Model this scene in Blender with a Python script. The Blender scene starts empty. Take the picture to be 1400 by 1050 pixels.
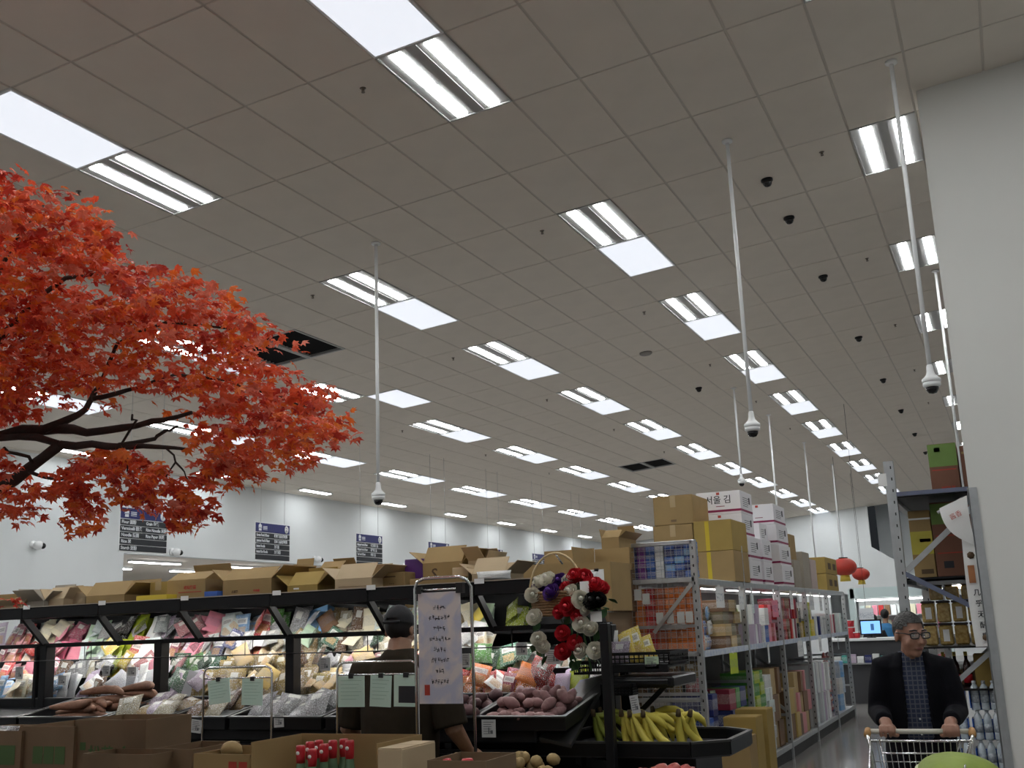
import bpy, math, random
from mathutils import Vector, Matrix, Euler
random.seed(7)
SC = bpy.context.scene
COL = SC.collection
# ---------------------------------------------------------------- camera
F_PX, YAW, PITCH, ROLL, EYE = 1464.27, -.42366, .22311, -.03798, 1.65
def _axes():
    cy, sy = math.cos(YAW), math.sin(YAW)
    fwd = Vector((sy*math.cos(PITCH), cy*math.cos(PITCH), math.sin(PITCH)))
    right = Vector((cy, -sy, 0)); up = right.cross(fwd)
    c, s = math.cos(ROLL), math.sin(ROLL)
    return c*right + s*up, -s*right + c*up, fwd
CR, CU, CF = _axes()
CAM = Vector((0, 0, EYE))
cd = bpy.data.cameras.new('camera'); cam = bpy.data.objects.new('camera', cd); COL.objects.link(cam)
cd.sensor_width = 36; cd.lens = F_PX/1400*36; cd.clip_start = .05; cd.clip_end = 200
cam.matrix_world = Matrix(((CR.x, CU.x, -CF.x, 0), (CR.y, CU.y, -CF.y, 0), (CR.z, CU.z, -CF.z, EYE), (0, 0, 0, 1)))
SC.camera = cam
# ---------------------------------------------------------------- world and exposure (indoor: the lamps of the hall light it)
wd = bpy.data.worlds.new('world'); SC.world = wd; wd.use_nodes = True
wd.node_tree.nodes['Background'].inputs[0].default_value = (.8, .9, 1, 1)
wd.node_tree.nodes['Background'].inputs[1].default_value = .02
vs = SC.view_settings
vs.view_transform = 'Standard'; vs.look = 'None'; vs.exposure = 0.0; vs.gamma = 1; vs.use_curve_mapping = False
TUBE_POWER, PANEL_POWER = 40.0, .82
# ---------------------------------------------------------------- measuring helpers: a point of the place on a plane of known depth
def _ray(x, y): return (x-700)/F_PX*CR - (y-525)/F_PX*CU + CF
def atY(x, y, Y): d = _ray(x, y); return CAM + d*(Y/d.y)
def atX(x, y, X): d = _ray(x, y); return CAM + d*(X/d.x)
def atZ(x, y, Z): d = _ray(x, y); return CAM + d*((Z-EYE)/d.z)
def to_px(p):
    v = Vector(p)-CAM; z = v.dot(CF)
    return 700+F_PX*v.dot(CR)/z, 525-F_PX*v.dot(CU)/z, z
SLOPE = .0792
def zc(x): return EYE + 4.5273 + SLOPE*x
TILT = -math.atan(SLOPE)
def gx(a): return (a-9.4554)*.6
def gy(r): return (r*2+8.4828)*.6
# ---------------------------------------------------------------- materials
MATS = {}
def nt(m): return m.node_tree
def mat(name, col, rough=.5, metal=0., noise=None, bump=None, emit=0, spec=.5, alpha=1, trans=0, coat=0, sss=0):
    """noise=(scale, amount[, colour2]); bump=(scale, strength)"""
    if name in MATS: return MATS[name]
    m = bpy.data.materials.new(name); m.use_nodes = True; n = m.node_tree.nodes; l = m.node_tree.links
    b = n['Principled BSDF']
    c4 = tuple(col)+(1,)
    b.inputs['Base Color'].default_value = c4
    b.inputs['Roughness'].default_value = rough; b.inputs['Metallic'].default_value = metal
    b.inputs['Specular IOR Level'].default_value = spec
    if alpha < 1: b.inputs['Alpha'].default_value = alpha
    if trans: b.inputs['Transmission Weight'].default_value = trans
    if coat: b.inputs['Coat Weight'].default_value = coat
    if emit:
        b.inputs['Emission Color'].default_value = c4; b.inputs['Emission Strength'].default_value = emit
    if noise or bump: tc = n.new('ShaderNodeTexCoord')
    if noise:
        t = n.new('ShaderNodeTexNoise'); t.inputs['Scale'].default_value = noise[0]; t.inputs['Detail'].default_value = 4
        l.new(tc.outputs['Object'], t.inputs['Vector'])
        mx = n.new('ShaderNodeMix'); mx.data_type = 'RGBA'
        c2 = noise[2] if len(noise) > 2 else tuple(max(0, c*.55) for c in col)
        mr = n.new('ShaderNodeMapRange'); mr.inputs[1].default_value = .35; mr.inputs[2].default_value = .7; mr.inputs[4].default_value = noise[1]
        l.new(t.outputs['Fac'], mr.inputs[0]); l.new(mr.outputs[0], mx.inputs[0])
        mx.inputs[6].default_value = c4; mx.inputs[7].default_value = tuple(c2)+(1,)
        l.new(mx.outputs[2], b.inputs['Base Color'])
    if bump:
        t2 = n.new('ShaderNodeTexNoise'); t2.inputs['Scale'].default_value = bump[0]; t2.inputs['Detail'].default_value = 3
        l.new(tc.outputs['Object'], t2.inputs['Vector'])
        bp = n.new('ShaderNodeBump'); bp.inputs['Strength'].default_value = bump[1]; bp.inputs['Distance'].default_value = .01
        l.new(t2.outputs['Fac'], bp.inputs['Height']); l.new(bp.outputs[0], b.inputs['Normal'])
    MATS[name] = m
    return m
def printed(name, style, rough=.35, bump=.5):
    """printed packaging; the ground colour is the object's own colour, the print is laid over it"""
    if name in MATS: return MATS[name]
    m = bpy.data.materials.new(name); m.use_nodes = True; n = m.node_tree.nodes; l = m.node_tree.links
    b = n['Principled BSDF']; b.inputs['Roughness'].default_value = rough
    oi = n.new('ShaderNodeObjectInfo'); tc = n.new('ShaderNodeTexCoord')
    def math_(op, a, bb=None, c=None):
        q = n.new('ShaderNodeMath'); q.operation = op
        for i, v in enumerate((a, bb, c)):
            if v is None: continue
            if isinstance(v, (int, float)): q.inputs[i].default_value = v
            else: l.new(v, q.inputs[i])
        return q.outputs[0]
    def mix(f, a, c):
        q = n.new('ShaderNodeMix'); q.data_type = 'RGBA'
        for i, v in ((0, f), (6, a), (7, c)):
            if isinstance(v, (int, float)): q.inputs[i].default_value = v
            elif isinstance(v, tuple): q.inputs[i].default_value = v+(1,)
            else: l.new(v, q.inputs[i])
        return q.outputs[2]
    sp = n.new('ShaderNodeSeparateXYZ'); l.new(tc.outputs['Generated'], sp.inputs[0])
    ofs = n.new('ShaderNodeVectorMath'); ofs.operation = 'ADD'; l.new(tc.outputs['Object'], ofs.inputs[0])
    cv = n.new('ShaderNodeCombineXYZ')
    for i in range(3): l.new(math_('MULTIPLY', oi.outputs['Random'], 37.0+i*11), cv.inputs[i])
    l.new(cv.outputs[0], ofs.inputs[1])
    def noise(scale, det=3):
        q = n.new('ShaderNodeTexNoise'); q.inputs['Scale'].default_value = scale; q.inputs['Detail'].default_value = det
        l.new(ofs.outputs[0], q.inputs['Vector']); return q.outputs['Fac']
    def step(v, lo, hi): 
        q = n.new('ShaderNodeMapRange'); q.inputs[1].default_value = lo; q.inputs[2].default_value = hi
        l.new(v, q.inputs[0]); return q.outputs[0]
    def band(v, lo, hi): return math_('MULTIPLY', step(v, lo-.01, lo+.01), math_('SUBTRACT', 1.0, step(v, hi-.01, hi+.01)))
    base = oi.outputs['Color']; gz = sp.outputs[2]; gxo = sp.outputs[0]
    c = base
    if style == 'bag':          # white name block with dark letters, picture patch below
        c = mix(step(noise(22), .5, .62), c, mix(.5, base, (.9, .88, .82)))
        blk = math_('MULTIPLY', band(gz, .56, .82), band(gxo, .14, .86)); c = mix(math_('MULTIPLY', blk, .8), c, (.86, .86, .82))
        br = math_('MULTIPLY', math_('MULTIPLY', band(gz, .62, .76), band(gxo, .22, .78)), step(noise(160, 0), .5, .55)); c = mix(br, c, (.10, .07, .09))
        pc = math_('MULTIPLY', band(gz, .14, .46), band(gxo, .2, .8)); c = mix(math_('MULTIPLY', pc, step(noise(55), .42, .56)), c, (.62, .38, .15))
    elif style == 'clear':      # clear film over the food; the object's colour is the food
        v = n.new('ShaderNodeTexVoronoi'); v.inputs['Scale'].default_value = 34; l.new(ofs.outputs[0], v.inputs['Vector'])
        c = mix(step(v.outputs['Distance'], .15, .75), c, mix(.72, base, (.05, .035, .02)))
        c = mix(math_('MULTIPLY', step(noise(30), .58, .64), .75), c, (.88, .9, .92))
        c = mix(math_('MULTIPLY', math_('MULTIPLY', band(gz, .6, .86), band(gxo, .3, .7)), .7), c, (.85, .86, .8))
    elif style == 'pale':       # pale sachet with a faint label
        c = mix(math_('MULTIPLY', band(gz, .3, .7), step(noise(70), .5, .6)), c, mix(.6, base, (.15, .2, .3)))
    elif style == 'box':        # carton with a stripe of print
        c = mix(math_('MULTIPLY', step(noise(95, 1), .56, .6), band(gz, .3, .78)), c, (.82, .8, .74))
        c = mix(math_('MULTIPLY', step(noise(60, 1), .6, .63), band(gz, .1, .6)), c, mix(.7, base, (.03, .03, .05)))
    l.new(c, b.inputs['Base Color'])
    if bump:
        bp = n.new('ShaderNodeBump'); bp.inputs['Strength'].default_value = bump; bp.inputs['Distance'].default_value = .02
        l.new(noise(28, 2), bp.inputs['Height']); l.new(bp.outputs[0], b.inputs['Normal'])
    MATS[name] = m
    return m
# ---------------------------------------------------------------- mesh builder
class MB:
    def __init__(s): s.v = []; s.f = []; s.m = []; s.s = []
    def add(s, vs, fs, mi=0, smooth=False, M=None):
        o = len(s.v)
        s.v += [tuple(M @ Vector(q)) for q in vs] if M is not None else [tuple(q) for q in vs]
        for f in fs: s.f.append(tuple(i+o for i in f)); s.m.append(mi); s.s.append(smooth)
        return s
    def box(s, x0, x1, y0, y1, z0, z1, mi=0, M=None):
        return s.add([(x0,y0,z0),(x1,y0,z0),(x1,y1,z0),(x0,y1,z0),(x0,y0,z1),(x1,y0,z1),(x1,y1,z1),(x0,y1,z1)],
                     [(0,3,2,1),(4,5,6,7),(0,1,5,4),(1,2,6,5),(2,3,7,6),(3,0,4,7)], mi, M=M)
    def rbox(s, x0, x1, y0, y1, z0, z1, r, mi=0, M=None):
        """box with chamfered edges"""
        X, Y, Z = (x0, x1), (y0, y1), (z0, z1); vs = []; ix = {}
        for i in (0, 1):
            for j in (0, 1):
                for k in (0, 1):
                    for ax in range(3):
                        p = [X[i], Y[j], Z[k]]
                        for q, e in enumerate((i, j, k)):
                            if q != ax: p[q] += r*(1-2*e)
                        ix[(i, j, k, ax)] = len(vs); vs.append(p)
        fs = []
        for ax in range(3):
            o = [q for q in range(3) if q != ax]
            for e in (0, 1):
                c = []
                for (u, w) in ((0, 0), (1, 0), (1, 1), (0, 1)):
                    t = [0]*3; t[ax] = e; t[o[0]] = u; t[o[1]] = w; c.append(ix[(*t, ax)])
                fl = (e == 1) == (ax != 1); fs.append(tuple(c) if fl else tuple(c[::-1]))
            for u in (0, 1):
                for w in (0, 1):
                    t = [0]*3; t[o[0]] = u; t[o[1]] = w; t2 = list(t); t2[ax] = 1
                    c = [ix[(*t, o[0])], ix[(*t, o[1])], ix[(*t2, o[1])], ix[(*t2, o[0])]]
                    fs.append(tuple(c) if ((u ^ w) == (ax != 1)) else tuple(c[::-1]))
        for i in (0, 1):
            for j in (0, 1):
                for k in (0, 1):
                    c = [ix[(i, j, k, q)] for q in range(3)]
                    fs.append(tuple(c) if (i+j+k) % 2 else tuple(c[::-1]))
        return s.add(vs, fs, mi, M=M)
    def bar(s, p, q, w, h=None, mi=0):
        """rectangular bar from p to q"""
        p, q = Vector(p), Vector(q); h = h or w; d = (q-p); L = d.length; d.normalize()
        up = Vector((0, 0, 1)) if abs(d.z) < .95 else Vector((0, 1, 0))
        sd = d.cross(up).normalized(); up = sd.cross(d)
        M = Matrix((( *[sd[i] for i in range(0)],),)) if False else Matrix.Identity(4)
        for i in range(3): M[i][0] = sd[i]; M[i][1] = d[i]; M[i][2] = up[i]; M[i][3] = p[i]
        return s.box(-w/2, w/2, 0, L, -h/2, h/2, mi, M)
    def tube(s, pts, r, n=6, mi=0, closed=False, cap=True):
        pts = [Vector(p) for p in pts]; N = len(pts); rr = r if isinstance(r, (list, tuple)) else [r]*N
        ref = None; rings = []
        for i, p in enumerate(pts):
            a = pts[i-1] if (i or closed) else p; b = pts[(i+1) % N] if (i < N-1 or closed) else p
            d = (b-a).normalized()
            if ref is None:
                ref = Vector((0, 0, 1)) if abs(d.z) < .9 else Vector((1, 0, 0))
            x = (ref-d*ref.dot(d))
            if x.length < 1e-5: x = d.orthogonal()
            x.normalize(); ref = x; y = d.cross(x)
            rings.append([p+(x*math.cos(t)+y*math.sin(t))*rr[i] for t in [2*math.pi*k/n for k in range(n)]])
        vs = [v for g in rings for v in g]; fs = []
        for i in range(N if closed else N-1):
            a, b = i*n, ((i+1) % N)*n
            for k in range(n): fs.append((a+k, a+(k+1) % n, b+(k+1) % n, b+k))
        if cap and not closed: fs += [tuple(range(n))[::-1], tuple((N-1)*n+k for k in range(n))]
        return s.add(vs, fs, mi, True)
    def lathe(s, prof, n=12, mi=0, M=None, smooth=True, squash=1):
        vs = []; fs = []
        for (r, z) in prof:
            for k in range(n): vs.append((r*math.cos(2*math.pi*k/n), r*squash*math.sin(2*math.pi*k/n), z))
        for i in range(len(prof)-1):
            for k in range(n): fs.append((i*n+k, i*n+(k+1) % n, (i+1)*n+(k+1) % n, (i+1)*n+k))
        if prof[0][0] > 1e-4: fs.append(tuple(range(n))[::-1])
        if prof[-1][0] > 1e-4: fs.append(tuple((len(prof)-1)*n+k for k in range(n)))
        return s.add(vs, fs, mi, smooth, M)
    def ball(s, c, r, n=8, m=5, mi=0, M=None):
        rx, ry, rz = r if isinstance(r, (list, tuple)) else (r, r, r)
        vs = []; fs = []
        for j in range(m+1):
            t = math.pi*j/m
            for k in range(n):
                q = 2*math.pi*k/n
                vs.append((c[0]+rx*math.sin(t)*math.cos(q), c[1]+ry*math.sin(t)*math.sin(q), c[2]-rz*math.cos(t)))
        for j in range(m):
            for k in range(n): fs.append((j*n+k, j*n+(k+1) % n, (j+1)*n+(k+1) % n, (j+1)*n+k))
        return s.add(vs, fs, mi, True, M)
    def sheet(s, fn, nu, nv, mi=0, smooth=True, thick=0, M=None):
        """fn(u,v) -> point; a thin solid sheet when thick>0 (fn then returns (point, normal))"""
        P = []
        for j in range(nv+1):
            for i in range(nu+1): P.append(fn(i/nu, j/nv))
        q = lambda i, j: j*(nu+1)+i
        fs = [(q(i, j), q(i+1, j), q(i+1, j+1), q(i, j+1)) for j in range(nv) for i in range(nu)]
        return s.add(P, fs, mi, smooth, M)
    def mesh(s, name, mats):
        me = bpy.data.meshes.new(name); me.from_pydata(s.v, [], s.f)
        for m in (mats if isinstance(mats, (list, tuple)) else [mats]): me.materials.append(m)
        me.polygons.foreach_set('material_index', s.m); me.polygons.foreach_set('use_smooth', s.s)
        me.update(); return me
def obj(name, me, parent=None, loc=(0, 0, 0), rot=(0, 0, 0), color=None, scale=None):
    o = bpy.data.objects.new(name, me); COL.objects.link(o)
    o.location = loc; o.rotation_euler = rot
    if scale: o.scale = scale if isinstance(scale, (tuple, list)) else (scale,)*3
    if parent: o.parent = parent
    if color: o.color = tuple(color)+(1,)
    return o
def part(name, mb, mats, parent, label=None, **k):
    o = obj(name, mb.mesh(name, mats), parent, **k)
    if label: o['label'] = label
    return o
def tag(o, label, cat, group=None):
    o['label'] = label; o['category'] = cat
    if group: o['group'] = group
    return o
def thing(name, label, cat, loc=(0, 0, 0), rot=(0, 0, 0), group=None):
    o = obj(name, None, None, loc, rot if isinstance(rot, (tuple, list)) else (0, 0, rot)); o.empty_display_size = .05
    return tag(o, label, cat, group)
def struct(o): o['kind'] = 'structure'; return o
def clone(root, label, loc, rot=None, group=None, scale=None):
    r = root.copy(); COL.objects.link(r); r.location = loc
    if rot is not None: r.rotation_euler = rot if isinstance(rot, (tuple, list)) else (0, 0, rot)
    if scale: r.scale = (scale,)*3
    r['label'] = label
    if group: r['group'] = group
    for ch in root.children:
        c = ch.copy(); COL.objects.link(c); c.parent = r
        for g in ch.children:
            d = g.copy(); COL.objects.link(d); d.parent = c
    return r
_fonts = {}
def text_mesh(body, size, extrude=.0006, align='LEFT', shear=0, bold=0.0, sx=1.0):
    cu = bpy.data.curves.new('t', 'FONT'); cu.body = body; cu.size = size; cu.extrude = extrude; cu.resolution_u = 2
    cu.align_x = align; cu.align_y = 'CENTER'; cu.offset = bold; cu.space_character = 1.0
    o = bpy.data.objects.new('t', cu); COL.objects.link(o)
    dg = bpy.context.evaluated_depsgraph_get()
    me = bpy.data.meshes.new_from_object(o.evaluated_get(dg))
    bpy.data.objects.remove(o); bpy.data.curves.remove(cu)
    if sx != 1:
        for v in me.vertices: v.co.x *= sx
    return me
def texts(items, matl, parent, name='lettering'):
    """items: (text, size, matrix[, align, bold, sx]) merged into one mesh of flat print; text lies in local XY of the matrix"""
    mb = MB()
    for it in items:
        me = text_mesh(it[0], it[1], align=it[3] if len(it) > 3 else 'LEFT', bold=it[4] if len(it) > 4 else 0, sx=it[5] if len(it) > 5 else 1)
        mb.add([v.co[:] for v in me.vertices], [tuple(p.vertices) for p in me.polygons], 0, False, it[2]); bpy.data.meshes.remove(me)
    return part(name, mb, matl, parent)
def frame_m(o, x, y):
    """matrix with origin o and axes x, y (z = x cross y)"""
    x = Vector(x).normalized(); y = Vector(y).normalized(); z = x.cross(y); M = Matrix.Identity(4)
    for i in range(3): M[i][0] = x[i]; M[i][1] = y[i]; M[i][2] = z[i]; M[i][3] = o[i]
    return M
def rr(a, b): return random.uniform(a, b)
def srgb(r, g, b):
    f = lambda c: (c/255/12.92) if c/255 <= .04045 else ((c/255+.055)/1.055)**2.4
    return (f(r), f(g), f(b))
# ================================================================ THE SETTING
M_wall = mat('painted_wall', (.72, .75, .755), .7, noise=(1.2, .08))
M_wallr = mat('painted_wall_grey', (.76, .76, .72), .65, noise=(.9, .10))
M_tile = mat('ceiling_tile_board', (.77, .71, .63), .85, noise=(3, .10))
M_grid = mat('ceiling_grid_metal', (.60, .55, .49), .6)
M_black = mat('black_metal', (.010, .010, .011), .42, noise=(6, .3, (.016, .016, .016)), spec=.22)
M_blackplastic = mat('black_plastic', (.009, .009, .010), .35, spec=.25)
M_galv = mat('galvanised_steel', (.52, .54, .55), .38, .75, noise=(14, .35, (.35, .37, .38)))
M_white = mat('white_enamel', (.85, .86, .86), .35)
M_chrome = mat('chrome_tube', (.72, .72, .72), .16, 1.0)
M_paper = mat('white_paper', (.86, .86, .84), .6)
M_ink = mat('black_ink', (.02, .02, .025), .6)
XL, YF, XR, YB = -15.4, 44.3, 8.0, -6.0
# floor: polished grey concrete
fl = mat('polished_concrete', (.30, .285, .27), .16, noise=(.8, .5, (.22, .21, .20)), bump=(2.5, .03))
struct(part('floor', MB().box(-24, XR, YB, 52, -.2, 0), fl, None))
# left wall: full height near, a bulkhead over the annex further on
mb = MB().box(XL-.2, XL, YB, 15.75, 0, 5.2).box(XL-.2, XL, 15.75, YF, 3.31, 5.2)
struct(part('wall_left', mb, M_wall, None))
# annex beyond the bulkhead
mb = MB().box(-23.7, -23.5, 10, 52, 0, 3.5).box(-24, -15, 36, 36.2, 0, 3.4).box(-24, XL-.2, 15.55, 15.75, 0, 3.5).box(-19.5, -18.2, 17.2, 17.9, 0, 3.18, 1)
struct(part('wall_annex', mb, [M_wall, M_wallr], None))
struct(part('ceiling_annex', MB().box(-23.7, XL-.2, 10, 52, 3.32, 3.45), M_tile, None))
# far wall with the recess of the upper stair and the low way through to the back
mb = MB()
mb.box(-16, -6.6, YF, YF+.2, 0, 6.2)
mb.box(-6.6, -4.85, YF, YF+.2, 2.42, 6.2)
mb.add([(-4.85, YF, 4.2), (-4.85, YF, 2.42), (-3.7, YF, 2.42), (-3.7, YF, 3.42), (-4.85, YF+.2, 4.2), (-4.85, YF+.2, 2.42), (-3.7, YF+.2, 2.42), (-3.7, YF+.2, 3.42)],
       [(0, 1, 2, 3), (4, 7, 6, 5), (0, 3, 7, 4), (1, 5, 6, 2), (0, 4, 5, 1), (2, 6, 7, 3)])
mb.box(-3.7, XR, YF, YF+.2, 0, 3.0).box(-4.85, XR, YF+3, YF+3.2, 2.4, 7.2)
mb.box(-4.05, -3.7, YF, YF+.2, 0, 2.42)
struct(part('wall_far', mb, M_wall, None))
struct(part('wall_back_room', MB().box(-9, 2, 50, 50.2, 0, 3.4).box(-9, 2, YF+.2, 50, 3.0, 3.1), M_wall, None))
# near wall end that closes the right of the view
wr = struct(part('wall_right', MB().box(-.23, XR, 9.48, 9.66, 0, zc(-.23)+.15).box(-.234, XR, 9.474, 9.66, 0, .12), M_wallr, None))
# steel corner guard on the wall end
cg = MB().box(-.238, -.168, 9.468, 9.478, .02, 2.62).box(-.242, -.232, 9.468, 9.655, .02, 2.62)
struct(part('trim_1', cg, M_galv, None))
struct(part('wall_side', MB().box(XR, XR+.2, YB, 52, 0, 7.3), M_wall, None))
struct(part('wall_behind', MB().box(-16, XR, YB-.2, YB, 0, 7.3), M_wall, None))
# ---------------------------------------------------------------- suspended ceiling: grid, tiles, fittings
TUBES, PANELS = [], []
for k in range(-2, 11):
    r = 1+3*k
    for a in (3, -2, -7, -12): TUBES.append((a, r))
    TUBES.append((8, r))
    if r < 9: TUBES.append((13, r))
    if r <= 1:
        for a in (3, -2, -7, -12, 13): PANELS.append((a, r-1))
    else:
        for a in (3, -2, -7, -12): PANELS.append((-6 if (a, r) == (-7, 7) else a, r+1))
VENTS = [(-5, 5), (-6, 5), (-5, 17), (-4, 17)]
TAKEN = set(TUBES) | set(PANELS) | set(VENTS)
def on_ceiling(a, r, dz=0.): return (gx(a), gy(r), zc(gx(a))+dz)
A0, A1, R0, R1 = -17, 22, -9, 33
gm = MB()
g = 1/math.cos(TILT)
def cbox(m, x0, x1, y0, y1, d0, d1, mi=0):
    vs = []
    for d in (d0, d1):
        for (x, y) in ((x0, y0), (x1, y0), (x1, y1), (x0, y1)): vs.append((x, y, zc(x)+d))
    m.add(vs, [(0,3,2,1),(4,5,6,7),(0,1,5,4),(1,2,6,5),(2,3,7,6),(3,0,4,7)], mi)
for a in range(A0, A1+1): cbox(gm, gx(a)-.012, gx(a)+.012, gy(R0), gy(R1), .007, .03)
for r in range(R0, R1+1): cbox(gm, gx(A0), gx(A1), gy(r)-.012, gy(r)+.012, .007, .03)
cbox(gm, gx(A0), gx(A1), gy(R0), gy(R1), .2, .25)
ceiling = struct(part('ceiling', gm, M_grid, None))
tm = MB().add([(-.288,-.588,0),(.288,-.588,0),(.288,.588,0),(-.288,.588,0),(-.291,-.591,.004),(.291,-.591,.004),(.291,.591,.004),(-.291,.591,.004),(-.291,-.591,.02),(.291,-.591,.02),(.291,.591,.02),(-.291,.591,.02)],
  [(0,3,2,1),(8,9,10,11)]+[(i, (i+1) % 4, 4+(i+1) % 4, 4+i) for i in range(4)]+[(4+i, 4+(i+1) % 4, 8+(i+1) % 4, 8+i) for i in range(4)])
tile_me = tm.mesh('ceiling_tile', M_tile)
cells = []
for a in range(A0, A1):
    for r in range(R0, R1):
        if (a, r) in TAKEN: continue
        p = Vector(on_ceiling(a+.5, r+.5)); u = to_px(p)
        seen = u[2] > 0 and -60 < u[0] < 1330 and -60 < u[1] < 700 and not (u[0] > 1260 and p.y > 9)
        cells.append((0 if seen else 1, (p-CAM).length, a, r, p))
cells.sort()
rest = MB(); Mt = Euler((0, TILT, 0)).to_matrix().to_4x4()
for i, (sn, d, a, r, p) in enumerate(cells):
    if i < 300: obj('ceiling_tile', tile_me, ceiling, p, (0, TILT, 0))
    else: rest.add(tm.v, tm.f, 0, False, Matrix.Translation(p) @ Mt)
o = part('ceiling_tile_field', rest, M_tile, ceiling); o['kind'] = 'stuff'
# light fittings
M_tube = mat('lamp_tube_glow', (.96, .985, 1.0), .4, emit=TUBE_POWER)
M_panel = mat('lamp_diffuser_glow', (.88, .92, 1.0), .4, emit=PANEL_POWER)
M_refl = mat('lamp_reflector', (.42, .42, .41), .35)
hm = MB()
hm.box(-.298, .298, -.598, .598, .004, .02)
hm.box(-.298, .298, -.598, -.582, -.006, .004).box(-.298, .298, .582, .598, -.006, .004).box(-.298, -.284, -.582, .582, -.006, .004).box(.284, .298, -.582, .582, -.006, .004)
hm.box(-.045, .045, -.58, .58, -.004, .004)
trough_me = hm.mesh('housing', M_refl)
strip_me = MB().box(-.049, .049, -.268, .268, -.004, .004).mesh('lamp_strip', M_tube)
pf = MB().box(-.298, .298, -.598, -.578, -.008, .012).box(-.298, .298, .578, .598, -.008, .012).box(-.298, -.278, -.578, .578, -.008, .012).box(.278, .298, -.578, .578, -.008, .012)
pframe_me = pf.mesh('frame', M_white)
pdiff_me = MB().box(-.278, .278, -.578, .578, -.006, .006).mesh('diffuser', M_panel)
COLNAME = {3: 'first row from the right', -2: 'second row from the right', -7: 'third row from the right', -12: 'fourth row from the right', 8: 'row beside the grey wall end', -16: 'row along the left wall', -6: 'third row, one tile out of line', 13: 'row behind the grey wall end'}
def nth(n): return ('nearest','second','third','fourth','fifth','sixth','seventh','eighth','ninth','tenth','eleventh','twelfth','thirteenth','fourteenth')[n]
for (a, r) in TUBES:
    k = (r-1)//3
    nm = f'{nth(k+2)} twin tube ceiling light of the {COLNAME[a]}'
    t = thing('tube_light', nm, 'ceiling light', on_ceiling(a+.5, r+.5), (0, TILT, 0), 'twin tube ceiling lights')
    obj('housing', trough_me, t)
    for sx_ in (-.15, .15):
        for sy_ in (-.285, .285): obj('lamp_strip', strip_me, t, (sx_, sy_, 0))
for (a, r) in PANELS:
    k = (r-1)//3 if r > 1 else r//3
    nm = f'{nth(k+2)} flat white light panel of the {COLNAME[a]}'
    t = thing('light_panel', nm, 'ceiling light', on_ceiling(a+.5, r+.5), (0, TILT, 0), 'flat ceiling light panels')
    obj('frame', pframe_me, t); obj('diffuser', pdiff_me, t)
M_tube2 = mat('lamp_tube_soft', (.96, .985, 1.0), .4, emit=21.0)
strip2_me = MB().box(-.06, .06, -.275, .275, -.004, .004).mesh('lamp_strip', M_tube2)
body2_me = MB().box(-.09, .09, -.6, .6, -.0, .03).mesh('batten_body', M_white)
for k in range(0, 10):
    t = thing('batten_light', f'{nth(k)} slim batten light along the top of the left wall', 'ceiling light', on_ceiling(-15.3, 1+3*k+.5, -.03), (0, TILT, 0), 'slim battens along the left wall')
    obj('batten_body', body2_me, t)
    for sy_ in (-.285, .285): obj('lamp_strip', strip2_me, t, (0, sy_, -.004))
# air vents: two dark grilles side by side
M_dark = mat('vent_dark', (.012, .012, .012), .7)
def vent(cells_, label):
    a0, r0 = cells_[0]
    t = thing('air_vent', label, 'vent', on_ceiling(a0+.5, r0+.5), (0, TILT, 0), 'dark return air grilles in the ceiling')
    for (a, r) in cells_:
        dx, dy = (a-a0)*.6*g, (r-r0)*1.2
        f = MB()
        for (x0, x1, y0, y1) in ((-.296, .296, -.596, -.56), (-.296, .296, .56, .596), (-.296, -.265, -.56, .56), (.265, .296, -.56, .56)): f.box(dx+x0, dx+x1, dy+y0, dy+y1, -.004, .03)
        part('frame', f, M_refl, t)
        part('duct', MB().box(dx-.29, dx+.29, dy-.59, dy+.59, .12, .13), M_dark, t)
        sl = MB().box(-.265, .265, -.004, .004, .0, .05).mesh('slat', M_black)
        for i in range(14): obj('slat', sl, t, (dx, dy-.52+i*.08, .02), (.5, 0, 0))
vent(VENTS[:2], 'pair of dark air grilles in the ceiling above the red maple')
vent(VENTS[2:], 'pair of dark air grilles in the ceiling far down the hall')
# sprinkler heads, dome cameras
M_brass = mat('sprinkler_metal', (.16, .13, .10), .4, .6)
sp = MB().lathe([(.0, 0), (.035, 0), (.035, -.006), (.012, -.01), (.012, -.035), (.0, -.035)], 10).lathe([(.0, -.05), (.018, -.05), (.022, -.054), (0, -.054)], 8).box(-.016, -.011, -.003, .003, -.055, -.02).box(.011, .016, -.003, .003, -.055, -.02)
sp.v = [(x*.75, y*.75, z*.75) for x, y, z in sp.v]; spk = sp.mesh('fire_sprinkler', M_brass)
for a, nm in ((2.5, 'beside the row of lights nearest the pole cameras'), (-2.5, 'beside the second row of lights'), (7.5, 'beside the near grey wall end'), (-7.5, 'beside the third row of lights')):
    for k in range(0, 6):
        r = 1.26+3*k
        tag(obj('fire_sprinkler', spk, None, on_ceiling(a, r, .004), (0, TILT, 0)), f'{nth(k)} small brass ceiling sprinkler {nm}', 'sprinkler', 'ceiling sprinklers')
M_dome = mat('smoked_dome', (.012, .012, .013), .12)
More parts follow.
